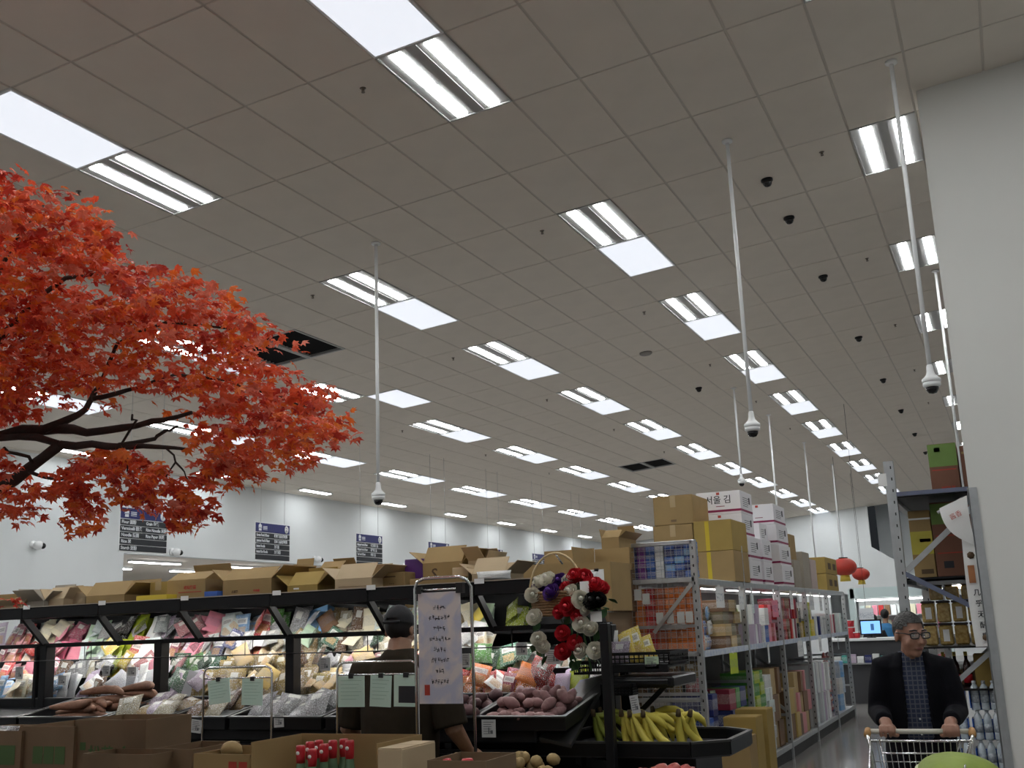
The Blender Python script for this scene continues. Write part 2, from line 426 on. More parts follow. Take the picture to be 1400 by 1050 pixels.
for i, (a, r, w) in enumerate(((6.5, 4.5, 'nearest to the viewer'), (6.5, 5.5, 'second from the viewer'), (6.5, 7.5, 'third, level with the pole camera by the wall'), (6.5, 10.5, 'fourth, lower in the picture'), (6.5, 13.5, 'fifth along the row'), (6.5, 16.5, 'sixth along the row'), (6.5, 19.5, 'farthest along the row'), (1.5, 11.5, 'left of the long white camera pole'), (6.5, 22.5, 'by the far wall'))):
    t = thing('dome_camera', f'small black ceiling dome camera, {w}', 'camera', on_ceiling(a, r, .002), (0, TILT, 0), 'black dome cameras'); t.scale = (.72,)*3
    part('base_ring', MB().lathe([(.0, 0), (.0851, 0), (.085, -.03), (.07, -.045), (0, -.045)], 14), M_blackplastic, t)
    part('dome', MB().lathe([(.068, -.04), (.062, -.075), (.042, -.105), (.0, -.12)], 14), M_dome, t)
sm = MB().lathe([(0, 0), (.1, 0), (.1, -.02), (.08, -.035), (0, -.035)], 16)
tag(part('speaker_grille', sm, mat('grille_grey', (.3, .28, .26), .7), None, loc=on_ceiling(1.45, 8.95), rot=(0, TILT, 0)), 'flat round grey speaker grille in the ceiling tile', 'speaker')
# pole cameras
def pole_camera(x, y, zb, label):
    top = zc(x)-zb
    t = thing('pole_camera', label, 'camera', (x, y, zb), 0, 'white dome cameras hung on long poles')
    part('ceiling_flange', MB().lathe([(0, top), (.05, top), (.05, top-.02), (.022, top-.03), (0, top-.03)], 12), M_white, t)
    part('pole', MB().lathe([(.018, .16), (.018, top-.02)], 10), M_white, t)
    part('mount_cup', MB().lathe([(.019, .2), (.024, .19), (.027, .15), (.033, .125), (.055, .1), (.07, .088), (.072, .063), (.063, .058), (0, .058)][::-1], 16), M_white, t)
    part('housing_ring', MB().lathe([(0, .06), (.066, .06), (.068, .037), (.058, .022), (0, .022)][::-1], 16), M_white, t)
    part('dome', MB().lathe([(.049, .026), (.046, .0), (.03, -.024), (0, -.031)][::-1], 14), M_dome, t)
for (tx, ty, bx, by, lab) in ((514, 332, 522, 690, 'white pole camera hanging left of centre, right of the maple'), (994, 192, 1028, 598, 'white pole camera above the stacked cartons'), (1218, 84, 1260, 540, 'white pole camera nearest the grey wall end'), (1003, 530, 1013, 665, 'small white pole camera above the white cartons')):
    d = _ray(tx, ty); t_ = 4.5273/(d.z-SLOPE*d.x); P = CAM+d*t_
    b = atY(bx, by, P.y); pole_camera(P.x, P.y, b.z+.03, lab)
for i, (y, w) in enumerate(((22.57, 'nearer of two over the long rack'), (26.85, 'second over the long rack'), (31.4, 'last before the far wall'))):
    pole_camera(-4.25, y, 2.75, f'white pole camera far down the rack, {w}')
pole_camera(-.42, 15.0, 3.0, 'white pole camera partly behind the green topped carton')
# ================================================================ ANNEX LIGHTS, WALL CAMERAS, AISLE SIGNS, LANTERNS
def strip_light(x, y, L, label):
    t = thing('batten_light', label, 'ceiling light', (x, y, 3.32), 0, 'batten lights on the low annex ceiling')
    part('batten_body', MB().box(-.07, .07, -L/2, L/2, -.05, 0), M_white, t)
    part('lamp_strip', MB().box(-.055, .055, -L/2+.03, L/2-.03, -.065, -.05), M_tube, t)
for i, y in enumerate((17.9, 20.7, 23.5, 26.3, 29.1, 32)):
    strip_light(-16.6, y, 1.5, f'{nth(i)} batten light of the front row on the low annex ceiling')
    strip_light(-18.3, y+.3, 1.5, f'{nth(i)} batten light of the rear row on the low annex ceiling')
def bullet_camera(y, z, label):
    t = thing('wall_camera', label, 'camera', (XL, y, z), 0, 'white wall cameras')
    part('wall_bracket', MB().lathe([(0, 0), (.07, 0), (.07, .03), (.03, .05), (0, .05)], 12, M=Matrix.Rotation(math.pi/2, 4, 'Y')), M_white, t)
    part('body', MB().ball((.11, .03, -.02), (.1, .08, .08), 12, 8), M_white, t)
    part('lens', MB().ball((.17, .07, -.03), (.055, .055, .055), 10, 6), M_dome, t)
bullet_camera(13.6, 3.36, 'white wall camera with dark eye left of the first aisle sign')
bullet_camera(17.05, 3.4, 'white wall camera with dark eye right of the first aisle sign')
bullet_camera(22.0, 3.45, 'white wall camera with dark eye between second and third aisle signs')
bullet_camera(26.3, 3.43, 'white wall camera with dark eye at the third aisle sign')
M_navy = mat('sign_navy', (.012, .016, .12), .4); M_signblack = mat('sign_black', (.012, .015, .02), .4)
M_signgrey = mat('sign_letters', (.72, .75, .78), .5)
SIGNS = [(11.55, '1', [('Flour 面粉', 'Grain 杂粮'), ('Vermicelli 粉条', 'Rice Noodle 米粉'), ('Noodle 挂面', 'Rice Paper 米纸'), ('Rice 米', ''), ('Starch 淀粉', '')]),
 (14.47, '2', [('Korean Food & Flavor', '韩国食品及调味料'), ('Japanese Food & Flavor', '日本食品及调味料'), ('Instant Noodle', '方便面'), ('Instant Rice Noodle', '方便米粉'), ('', '')]),
 (17.43, '3', [('Malaysian Food & Flavor', '马来西亚食品'), ('Philippine Food & Flavor', '菲律宾食品'), ('Thai Food & Flavor', '泰国食品'), ('', ''), ('', '')]),
 (20.17, '4', [('Chinese Food & Flavor', '中国食品调料'), ('', ''), ('', ''), ('', ''), ('', '')]),
 (22.88, '5', [('Soy Sauce & Vinegar', '酱油 醋'), ('', ''), ('', ''), ('', ''), ('', '')]),
 (25.57, '6', [('Cooking Oil', '食用油'), ('', ''), ('', ''), ('', ''), ('', '')]),
 (28.3, '7', [('Tea', '茶'), ('', ''), ('', ''), ('', ''), ('', '')]),
 (31.1, '8', [('Snack', '零食'), ('', ''), ('', ''), ('', ''), ('', '')])]
XS = -10.94
for y, num, rows in SIGNS:
    t = thing('aisle_sign', f'{nth(int(num)-1)} hanging navy and black aisle sign counting from the maple tree', 'sign', (XS, y, 2.86), 0, 'hanging aisle signs over the left aisles')
    part('backing_board', MB().box(-.012, .0, -.46, .46, -.012, .60), M_white, t)
    part('header_board', MB().box(.0, .006, -.45, .45, .445, .59), M_navy, t)
    for i in range(5): part('text_strip', MB().box(.0, .006, -.45, .45, .355-.088*i, .433-.088*i), M_signblack, t)
    zt = zc(XS)-2.86
    for s_ in (-.31, .32): part('wire', MB().tube([(-.006, s_, .6), (-.006, s_, zt)], .0035, 4), mat('wire_grey', (.45, .45, .45), .4, .6), t)
    part('number_disc', MB().lathe([(0, .002), (.052, .002), (.052, 0)], 20, M=frame_m((.0065, .36, .517), (0, 1, 0), (0, 0, 1)) @ Matrix.Diagonal((1, 1.25, 1, 1))), M_white, t)
    lg = MB()
    Ml = frame_m((.0065, -.34, .517), (0, 1, 0), (0, 0, 1))
    for (cx, cz, hw, hh) in ((0, .022, .04, .02), (0, -.005, .045, .004), (0, -.035, .035, .018), (.13, .018, .055, .006), (.13, -.006, .055, .007), (.13, -.03, .055, .004)): lg.box(cx-hw, cx+hw, cz-hh, cz+hh, 0, .001, M=Ml)
    lg.add([(-.03, .04, 0), (.03, .04, 0), (0, .07, 0)], [(0, 1, 2)], M=Ml)
    part('emblem', lg, M_signgrey, t)
    texts([(num, .085, frame_m((.0095, .36, .517), (0, 1, 0), (0, 0, 1)), 'CENTER', .001)], M_navy, t, 'number')
    it = []
    for i, (l_, r_) in enumerate(rows):
        z_ = .394-.088*i
        two = len(rows[0][0]) < 12
        if l_: it.append((l_, .062, frame_m((.0068, -.43, z_), (0, 1, 0), (0, 0, 1)), 'LEFT', .0018, 1 if two else .58))
        if r_: it.append((r_, .062, frame_m((.0068, .03, z_), (0, 1, 0), (0, 0, 1)), 'LEFT', .0018, .9 if two else .72))
    texts(it, M_signgrey, t)
# red lanterns near the far wall
M_lant = mat('lantern_red', (.45, .035, .02), .5, noise=(5, .3)); M_gold = mat('lantern_gold', (.62, .45, .06), .5)
def lantern(px_, py_, Y, R, label):
    c = atY(px_, py_, Y)
    t = thing('red_lantern', label, 'lantern', c, 0, 'round red lanterns')
    n = 32; vs = []; fs = []; m = 10
    for j in range(m+1):
        th = math.pi*(.12+.76*j/m)
        for k in range(n):
            q = 2*math.pi*k/n; rib = 1 if k % 2 else .94
            vs.append((R*rib*math.sin(th)*math.cos(q), R*rib*math.sin(th)*math.sin(q), -R*.72*math.cos(th)))
    for j in range(m):
        for k in range(n): fs.append((j*n+k, j*n+(k+1) % n, (j+1)*n+(k+1) % n, (j+1)*n+k))
    part('shade', MB().add(vs, fs, 0, True), M_lant, t)
    part('top_ring', MB().lathe([(0, R*.75), (R*.36, R*.75), (R*.36, R*.64), (0, R*.64)], 16), M_black, t)
    part('gold_collar', MB().lathe([(0, -R*1.15), (R*.42, -R*1.15), (R*.36, -R*.66), (0, -R*.66)], 16), M_gold, t)
    part('hanging_cord', MB().tube([(0, 0, R*.7), (0, 0, zc(c.x)-c.z)], .004, 4), M_black, t)
lantern(1154, 775, 30, .33, 'larger red lantern beside the end of the long rack')
lantern(1177, 785, 34, .26, 'smaller red lantern right of the larger one')
# ================================================================ RED MAPLE
def leaf_mat(name, col, col2):
    m = bpy.data.materials.new(name); m.use_nodes = True; n = m.node_tree.nodes; l = m.node_tree.links
    b = n['Principled BSDF']; b.inputs['Roughness'].default_value = .36
    tc = n.new('ShaderNodeTexCoord'); tx = n.new('ShaderNodeTexNoise'); tx.inputs['Scale'].default_value = 9; l.new(tc.outputs['Object'], tx.inputs['Vector'])
    mx = n.new('ShaderNodeMix'); mx.data_type = 'RGBA'; mx.inputs[6].default_value = col+(1,); mx.inputs[7].default_value = col2+(1,)
    l.new(tx.outputs['Fac'], mx.inputs[0]); l.new(mx.outputs[2], b.inputs['Base Color'])
    tr = n.new('ShaderNodeBsdfTranslucent'); l.new(mx.outputs[2], tr.inputs['Color'])
    sh = n.new('ShaderNodeMixShader'); sh.inputs[0].default_value = .42
    l.new(b.outputs[0], sh.inputs[1]); l.new(tr.outputs[0], sh.inputs[2]); l.new(sh.outputs[0], n['Material Output'].inputs['Surface'])
    return m
LEAFM = [leaf_mat('maple_red', (.72, .08, .035), (.80, .16, .06)), leaf_mat('maple_orange', (.88, .25, .04), (.78, .15, .03)), leaf_mat('maple_crimson', (.46, .03, .022), (.58, .06, .03)), leaf_mat('maple_pink', (.82, .30, .19), (.72, .15, .09))]
def leaf_shape(k):
    rnd = random.Random(k); vs = [(0, 0, 0)]; L = [.42, .72, .95, 1.05, .95, .72, .42]; A = [-150, -100, -50, 0, 50, 100, 150]
    out = []
    for i in range(7):
        a = math.radians(A[i]+rnd.uniform(-6, 6)); out.append((L[i]*math.sin(a), L[i]*math.cos(a), -.16*L[i]-rnd.uniform(0, .18)))
        if i < 6:
            a2 = math.radians((A[i]+A[i+1])/2); out.append((.5*math.sin(a2), .5*math.cos(a2), -.04))
    vs += out
    fs = [(0, i+1, i+2) for i in range(len(out)-1)]+[(0, len(out), 1)]
    # petiole
    o = len(vs); vs += [(-.02, 0, 0), (.02, 0, 0), (0, -.75, .12)]; fs.append((o, o+1, o+2))
    return vs, fs
LEAVES = [leaf_shape(k) for k in range(4)]
M_bark = mat('maple_bark', (.030, .022, .018), .8, noise=(14, .5, (.06, .045, .035)), bump=(40, .5))
def tp(x, y, D):
    """point of the crown at pixel direction and distance D along the view"""
    return CAM+_ray(x, y)*D
TR = tp(-190, 640, 4.9)
tree = thing('red_maple_tree', 'artificial maple tree with red and orange leaves reaching in from the left', 'tree', (TR.x, TR.y, 0))
def limb(pts, r0, r1, D0, D1, name='branch'):
    P = []; n = len(pts)
    for i, (x, y) in enumerate(pts): P.append(tp(x, y, D0+(D1-D0)*i/(n-1))-Vector((TR.x, TR.y, 0)))
    Q = []
    for i in range(n-1):
        Q += [P[i], P[i].lerp(P[i+1], .5)+Vector((rr(-.012, .012), rr(-.012, .012), rr(-.012, .012)))]
    Q.append(P[-1]); m = len(Q)
    part(name, MB().tube(Q, [(r0+(r1-r0)*i/(m-1))*rr(.88, 1.12) for i in range(m)], 7), M_bark, tree)
    return [q+Vector((TR.x, TR.y, 0)) for q in Q]
tk = MB().tube([(0, 0, .2), (.03, .02, .8), (-.02, 0, 1.5), (.02, -.02, 2.1), (.1, 0, 2.6), (.12, .02, 3.1)], [.11, .09, .08, .075, .06, .03], 10)
part('trunk', tk, M_bark, tree)
part('pot', MB().lathe([(0, .0), (.24, 0), (.3, .42), (.31, .45), (.28, .45), (.26, .38), (0, .38)], 20), mat('pot_grey', (.2, .2, .2), .6), tree)
BR = []
BR.append(limb([(-175, 720), (-100, 700), (0, 668), (45, 636), (82, 608)], .03, .022, 4.9, 4.6))
BR.append(limb([(82, 608), (125, 607), (175, 611), (215, 611), (262, 615)], .021, .006, 4.6, 4.4))
BR.append(limb([(-180, 640), (-90, 610), (0, 596), (60, 588), (100, 587), (140, 589), (187, 582), (225, 574), (262, 564)], .032, .009, 4.9, 4.5))
BR.append(limb([(60, 587), (107, 567), (125, 545), (135, 530)], .019, .010, 4.7, 4.9))
BR.append(limb([(126, 545), (160, 538), (190, 530), (240, 512)], .013, .006, 4.8, 5.0))
BR.append(limb([(0, 599), (50, 598), (82, 608)], .016, .018, 4.75, 4.6))
BR.append(limb([(162, 609), (212, 600), (228, 588), (243, 582)], .011, .006, 4.5, 4.6))
BR.append(limb([(226, 612), (240, 632), (227, 652)], .005, .003, 4.45, 4.4))
BR.append(limb([(240, 632), (252, 645), (262, 662)], .004, .0025, 4.42, 4.4))
BR.append(limb([(40, 645), (62, 653), (92, 655)], .008, .004, 4.6, 4.5))
BR.append(limb([(165, 609), (187, 574), (181, 567)], .006, .005, 4.5, 4.55))
BR.append(limb([(45, 635), (22, 620), (5, 612)], .009, .006, 4.6, 4.5))
BR.append(limb([(135, 530), (160, 470), (230, 440), (320, 450)], .010, .005, 4.9, 4.6))
BR.append(limb([(-60, 600), (-20, 500), (30, 430), (90, 380), (150, 370)], .02, .006, 4.9, 4.7))
BR.append(limb([(-40, 560), (-20, 420), (20, 330), (60, 280)], .016, .005, 4.95, 4.9))
BR.append(limb([(240, 512), (310, 520), (380, 540), (440, 560)], .007, .004, 5.0, 4.6))
BR.append(limb([(5, 325), (25, 335), (50, 342)], .006, .004, 4.7, 4.6))
BR.append(limb([(170, 611), (175, 630), (174, 645)], .004, .003, 4.5, 4.5))
for a_ in (2.2, 3.1, 4.1, 5.0):    # limbs on the far side of the crown
    P0 = Vector((.02, 0, 1.9+.15*a_)); P1 = P0+Vector((math.cos(a_)*.7, math.sin(a_)*.5, .35)); P2 = P1+Vector((math.cos(a_)*.6, math.sin(a_)*.5, .1))
    part('branch', MB().tube([P0, P1, P2], [.03, .02, .006], 7), M_bark, tree)
CROWN = [(-190, 260), (-60, 235), (15, 236), (40, 247), (68, 255), (66, 268), (95, 270), (132, 290), (140, 318), (165, 340), (180, 362), (205, 372), (230, 376), (262, 372), (290, 395), (318, 412), (352, 436), (390, 450), (386, 468), (355, 478), (370, 498), (410, 520), (478, 540), (474, 556), (462, 578), (472, 600), (468, 612), (440, 602), (420, 632), (408, 655), (392, 625), (372, 600), (340, 590), (345, 650), (325, 662), (300, 640), (285, 612), (262, 590), (240, 560), (150, 555), (60, 555), (0, 580), (-190, 600)]
LOW = [[(-150, 640), (0, 620), (30, 640), (40, 665), (60, 680), (45, 715), (25, 720), (0, 712), (-150, 715)],
 [(95, 640), (130, 610), (175, 618), (215, 622), (225, 645), (215, 670), (212, 705), (190, 690), (160, 685), (128, 672), (132, 690), (118, 732), (98, 720), (92, 690), (60, 672), (75, 655)],
 [(250, 655), (285, 640), (270, 620), (330, 615), (345, 650), (310, 640), (285, 660), (290, 695), (262, 735), (235, 728), (230, 695), (215, 690), (230, 660)]]
def inside(p, poly):
    x, y = p; c = False; n = len(poly)
    for i in range(n):
        (x1, y1), (x2, y2) = poly[i], poly[i-1]
        if (y1 > y) != (y2 > y) and x < (x2-x1)*(y-y1)/(y2-y1)+x1: c = not c
    return c
LV = []   # (matrix, shape, material)
rl = random.Random(21)
def leaf_at(p, out, size, mi):
    yaw = math.atan2(out.y, out.x)-math.pi/2+rl.gauss(0, .9)
    M = Matrix.Translation(p) @ Matrix.Rotation(yaw, 4, 'Z') @ Matrix.Rotation(-.35+rl.gauss(0, .45), 4, 'X') @ Matrix.Rotation(rl.gauss(0, .4), 4, 'Y') @ Matrix.Diagonal((size, size, size, 1))
    LV.append((M, rl.randrange(4), mi))
def spray(c, n, R, tone):
    out = Vector((c.x-TR.x, c.y-TR.y, 0)); 
    if out.length < 1e-3: out = Vector((1, 0, 0))
    out.normalize(); out = Matrix.Rotation(rl.gauss(0, .8), 3, 'Z') @ out
    for k in range(n):
        s_ = rl.uniform(-1, 1); q = c+out*(s_*R)+Vector((rl.gauss(0, .35)*R, rl.gauss(0, .35)*R, rl.gauss(0, .22)*R-.25*R*s_*s_))
        leaf_at(q, out, rl.uniform(.026, .040), tone if rl.random() < .6 else rl.choices((0, 1, 2, 3), (.45, .2, .2, .15))[0])
n_sp = 0
while n_sp < 760:
    x, y = rl.uniform(-190, 480), rl.uniform(235, 665)
    if not inside((x, y), CROWN): continue
    if 40 < x < 290 and 530 < y < 600 and rl.random() < .75: continue
    if x > 190 and 440 < y < 515 and rl.random() < .35: continue
    D = rl.uniform(4.15, 5.4); n_sp += 1
    spray(tp(x, y, D), 12, .085, rl.choices((0, 1, 2, 3), (.5, .2, .15, .15))[0])
n_sp = 0
while n_sp < 230:
    x, y = rl.uniform(-150, 350), rl.uniform(605, 735); k = [inside((x, y), q) for q in LOW]
    if not any(k): continue
    D = rl.uniform(4.2, 5.0); n_sp += 1
    spray(tp(x, y, D), 8, .06, rl.choices((0, 1, 2, 3), (.45, .2, .25, .1))[0])
for i in range(150):    # the rest of the crown round the trunk, outside the picture
    a_ = rl.uniform(1.6, 5.2); R_ = rl.uniform(.3, 1.35)
    spray(Vector((TR.x+R_*math.cos(a_), TR.y+R_*math.sin(a_)*.8, rl.uniform(2.2, 3.7)-.3*R_)), 10, .1, rl.choice((0, 0, 1, 2)))
def leaf_rank(q):
    p = q[0].translation; u = to_px(p); return (0 if 0 < u[0] < 1400 and 0 < u[1] < 1050 else 1, u[2])
LV.sort(key=leaf_rank)
leaf_me = {}
rest = MB(); O = Matrix.Translation((-TR.x, -TR.y, 0))
for i, (M, sh, mi) in enumerate(LV):
    if i < 300:
        if (sh, mi) not in leaf_me: leaf_me[(sh, mi)] = MB().add(*LEAVES[sh]).mesh('leaf', LEAFM[mi])
        o = bpy.data.objects.new('leaf', leaf_me[(sh, mi)]); COL.objects.link(o); o.parent = tree; o.matrix_local = O @ M
    else: rest.add(LEAVES[sh][0], LEAVES[sh][1], mi, False, O @ M)
part('foliage', rest, LEAFM, tree)['kind'] = 'stuff'
# ================================================================ GENERIC GOODS
M_cart = [mat('cardboard_tan', (.36, .24, .10), .8, noise=(5, .25)), mat('cardboard_pale', (.52, .40, .25), .8, noise=(5, .2)), mat('cardboard_dark', (.20, .13, .07), .8, noise=(5, .3)), mat('cardboard_ochre', (.38, .26, .07), .8, noise=(5, .2)), mat('cardboard_grey', (.36, .32, .26), .8, noise=(5, .2))]
M_inside = mat('cardboard_inside', (.36, .26, .15), .85)
M_redink = mat('red_print', (.45, .05, .03), .7); M_brownink = mat('brown_print', (.10, .06, .03), .8); M_greenink = mat('green_print', (.07, .13, .04), .8)
M_tape = mat('clear_tape', (.48, .36, .2), .25); M_ytape = mat('yellow_tape', (.62, .46, .03), .35)
def carton(label, loc, size, rz=0, flaps=None, m=0, tape=None, prints=(), group=None, name='carton', z_in=None, front_h=1.0):
    """size (w,d,h); loc is the middle of the base; flaps = (front, back, left, right) angles out from upright, None = closed"""
    w, d, h = size; t = thing(name, label, 'box', loc, rz, group); mt = M_cart[m] if isinstance(m, int) else m; e = .006
    if flaps is None:
        part('body', MB().rbox(-w/2, w/2, -d/2, d/2, 0, h, .004), mt, t)
        part('top_flap', MB().box(-w/2+.003, w/2-.003, -d/2+.002, -.002, h, h+.003), mt, t); part('top_flap', MB().box(-w/2+.003, w/2-.003, .002, d/2-.002, h, h+.003), mt, t)
    else:
        b = MB().box(-w/2, w/2, -d/2, -d/2+e, 0, h*front_h).box(-w/2, w/2, d/2-e, d/2, 0, h).box(-w/2, -w/2+e, -d/2+e, d/2-e, 0, h).box(w/2-e, w/2, -d/2+e, d/2-e, 0, h).box(-w/2+e, w/2-e, -d/2+e, d/2-e, 0, z_in or e)
        part('body', b, [mt], t)
        fl = min(.14, d/2*.95)
        for i, a in enumerate(flaps):
            if a is None: continue
            c, s_ = math.cos(a), math.sin(a)
            L = (fl if i < 2 else min(w/2, d/2, .14))
            if i == 0: M = frame_m((0, -d/2, h), (1, 0, 0), (0, -s_, c)); hw = w/2
            elif i == 1: M = frame_m((0, d/2, h), (-1, 0, 0), (0, s_, c)); hw = w/2
            elif i == 2: M = frame_m((-w/2, 0, h), (0, -1, 0), (-s_, 0, c)); hw = d/2
            else: M = frame_m((w/2, 0, h), (0, 1, 0), (s_, 0, c)); hw = d/2
            part('flap', MB().box(-hw+.002, hw-.002, 0, L, -.002, .002, M=M), mt, t)
    if tape:
        part('tape', MB().box(-.03, .03, -d/2-.002, d/2+.002, h+.003, h+.0045).box(-.03, .03, -d/2-.0025, -d/2-.001, h*.6 if tape is not M_ytape else 0, h+.004), tape, t)
    it = {}
    for p_ in prints:     # (text, size, x, z, face 'f'|'r'|'l', material)
        tx, sz, x, z, fc, pm = p_
        if fc == 'f': M = frame_m((x, -d/2-.0012, z), (1, 0, 0), (0, 0, 1))
        elif fc == 'r': M = frame_m((w/2+.0012, x, z), (0, 1, 0), (0, 0, 1))
        else: M = frame_m((-w/2-.0012, x, z), (0, -1, 0), (0, 0, 1))
        if isinstance(tx, tuple): it.setdefault(pm.name, (pm, [], []))[2].append((tx, M))
        else: it.setdefault(pm.name, (pm, [], []))[1].append((tx, sz, M, 'CENTER', .001))
    for pm, ts, bx in it.values():
        if ts: texts(ts, pm, t)
        if bx:
            b = MB()
            for (hw, hh), M in bx: b.box(-hw, hw, -hh, hh, 0, .0008, M=M)
            part('print_block', b, pm, t)
    return t
def pillow(nx=6, nz=8, thick=.5, crimp=.08, bottom=1.0):
    """bag of film: unit width/height, y is thickness"""
    mb = MB(); V = []
    for side in (-1, 1):
        for j in range(nz+1):
            v = j/nz
            for i in range(nx+1):
                u = i/nx
                e = max(0, 1-abs(2*u-1)**2.6); vv = (v-crimp)/(1-2*crimp) if crimp else v; vv = min(1, max(0, vv))
                f = max(0, 1-abs(2*vv-1)**3)*(1+(bottom-1)*(1-vv))
                wob = .06*math.sin(9*u+5*v*3+side)+.05*math.cos(14*v+3*u)
                y = side*(thick/2*(e*f)**.6*(1+wob)+.012)
                x = (u-.5)*(1-.06*math.sin(math.pi*vv)); V.append((x, y, v))
    n = (nx+1)*(nz+1); q = lambda s, i, j: s*n+j*(nx+1)+i; F = []
    for j in range(nz):
        for i in range(nx):
            F.append((q(0, i, j), q(0, i+1, j), q(0, i+1, j+1), q(0, i, j+1))); F.append((q(1, i, j), q(1, i, j+1), q(1, i+1, j+1), q(1, i+1, j)))
    for i in range(nx):
        F.append((q(0, i, 0), q(1, i, 0), q(1, i+1, 0), q(0, i+1, 0))); F.append((q(0, i, nz), q(0, i+1, nz), q(1, i+1, nz), q(1, i, nz)))
    for j in range(nz):
        F.append((q(0, 0, j), q(0, 0, j+1), q(1, 0, j+1), q(1, 0, j))); F.append((q(0, nx, j), q(1, nx, j), q(1, nx, j+1), q(0, nx, j+1)))
    return mb.add(V, F, 0, True)
P_bag, P_clear, P_pale, P_box = printed('bag_print', 'bag', .28, .55), printed('clear_film', 'clear', .16, .8), printed('pale_print', 'pale', .3, .5), printed('box_print', 'box', .45, .06)
G = {'bag': pillow().mesh('bag', P_bag), 'clear': pillow(7, 8, .62, .05).mesh('clear', P_clear), 'pale': pillow(5, 7, .4).mesh('pale', P_pale),
     'pouch': pillow(6, 8, .55, .06, 1.25).mesh('pouch', P_bag), 'box': MB().rbox(-.5, .5, -.5, .5, 0, 1, .015).mesh('box', P_box), 'plainbag': pillow(6, 8, .6, .06).mesh('plainbag', printed('plain_film', 'none', .2, .7)),
     'plainbox': MB().rbox(-.5, .5, -.5, .5, 0, 1, .012).mesh('plainbox', printed('plain_card', 'none', .5, 0))}
C = dict(pink=(.80, .28, .36), hotpink=(.72, .16, .27), rose=(.70, .30, .32), white=(.80, .81, .80), pale=(.66, .74, .72), mint=(.55, .72, .52), lime=(.42, .52, .04), green=(.08, .30, .05), dgreen=(.02, .12, .06), red=(.55, .03, .03), maroon=(.25, .02, .05), orange=(.75, .20, .03), yellow=(.72, .55, .05), cream=(.72, .66, .48), tan=(.50, .36, .17), noodle=(.58, .42, .13), brown=(.22, .12, .06), dark=(.03, .03, .03), blue=(.05, .13, .45), sky=(.22, .45, .75), navy=(.02, .03, .16), silver=(.55, .56, .58), purple=(.22, .05, .30), lilac=(.55, .45, .58), grey=(.30, .32, .33), water=(.45, .55, .66), teal=(.06, .32, .28))
WORDS = dict(pink='pink', hotpink='bright pink', rose='rosy', white='white', pale='pale', mint='mint green', lime='lime green', green='green', dgreen='dark green', red='red', maroon='maroon', orange='orange red', yellow='yellow', cream='cream', tan='tan', noodle='golden', brown='brown', dark='black', blue='blue', sky='light blue', navy='navy', silver='silver', purple='purple', lilac='lilac', grey='grey', water='clear', teal='teal')
SHAPE = dict(bag='snack bag', clear='clear bag of dried food', pale='pale sachet', pouch='stand up pouch', box='small carton', plainbag='plain plastic bag', plainbox='plain packet')
KIND = dict(bag='snack_bag', clear='clear_food_bag', pale='sachet', pouch='food_pouch', box='product_box', plainbag='plastic_bag', plainbox='product_packet')
def good(kind, loc, w, h, d, col, label, group, lean=0., rz=0., roll=0., cat=None, name=None):
    o = obj(name or KIND[kind], G[kind], None, loc, (-lean, roll, rz), scale=(w, d, h))
    c = C[col] if isinstance(col, str) else col; j = rr(.85, 1.12); o.color = (min(1, c[0]*j), min(1, c[1]*j), min(1, c[2]*j), 1)
    return tag(o, label, cat or ('box' if 'box' in kind else 'bag'), group)
# ================================================================ LONG BLACK PRODUCE GONDOLA
gon = thing('produce_gondola', 'long black produce gondola with canopy shelf across the middle of the shop', 'display rack', (0, 0, 0))
PX = [-8.4, -7.17, -5.98, -4.76, -3.55, -2.35]
M_bead = mat('canopy_top_edge', (.42, .36, .29), .5)
for x in PX:
    part('post', MB().rbox(x-.036, x+.036, 6.5, 6.6, 0, 1.645, .006), M_black, gon)
part('post', MB().rbox(-7.27, -7.235, 6.5, 6.6, 0, 1.645, .006), M_black, gon)
def polyslab(P, z0, z1):
    n = len(P); return [(x, y, z0) for x, y in P]+[(x, y, z1) for x, y in P], [tuple(range(n))[::-1], tuple(range(n, 2*n))]+[(i, (i+1) % n, n+(i+1) % n, n+i) for i in range(n)]
X = -8.79
while X < -2.6:
    x1 = min(X+.805, -2.3); part('canopy_beam', MB().rbox(X+.002, x1-.002, 6.28, 6.32, 1.855, 1.942, .005), M_black, gon)
    part('top_edge', MB().box(X, x1, 6.275, 6.325, 1.943, 1.949), M_bead, gon)
    part('shelf_board', MB().box(X, min(x1, -2.83), 6.322, 7.75, 1.925, 1.94), M_black, gon) if x1 < -2.9 else part('shelf_board', MB().add(*polyslab([(X, 6.322), (x1, 6.322), (-2.83, 7.75), (X, 7.75)], 1.925, 1.94)), M_black, gon)
    X += .805
for x in (-7.99, -7.19, -6.4, -5.6, -4.79, -3.97, -3.15, -2.38):
    part('bracket', MB().bar((x, 6.55, 1.64), (x, 6.31, 1.87), .03, .05), M_black, gon)
    if x > -2.9: continue
    part('shelf_arm', MB().bar((x, 6.33, 1.9), (x, 7.7, 1.9), .03, .05), M_black, gon)
    part('rear_upright', MB().box(x-.02, x+.02, 7.7, 7.75, 0, 1.925), M_black, gon)
part('mid_rail', MB().rbox(-8.8, -2.32, 6.51, 6.55, 1.628, 1.66, .004), M_black, gon)
for z in (1.525,): part('wire_rail', MB().tube([(-8.8, 6.49, z), (-2.35, 6.49, z)], .0045, 5), M_black, gon)
for x in (-6.72, -6.65, -5.15, -5.08, -4.1, -4.02, -3.0): part('wire_hook', MB().tube([(x, 6.5, 1.64), (x, 6.5, 1.52)], .004, 4), M_black, gon)
TIER = [(6.72, 1.20), (6.96, 1.345), (7.2, 1.49), (7.44, 1.635)]
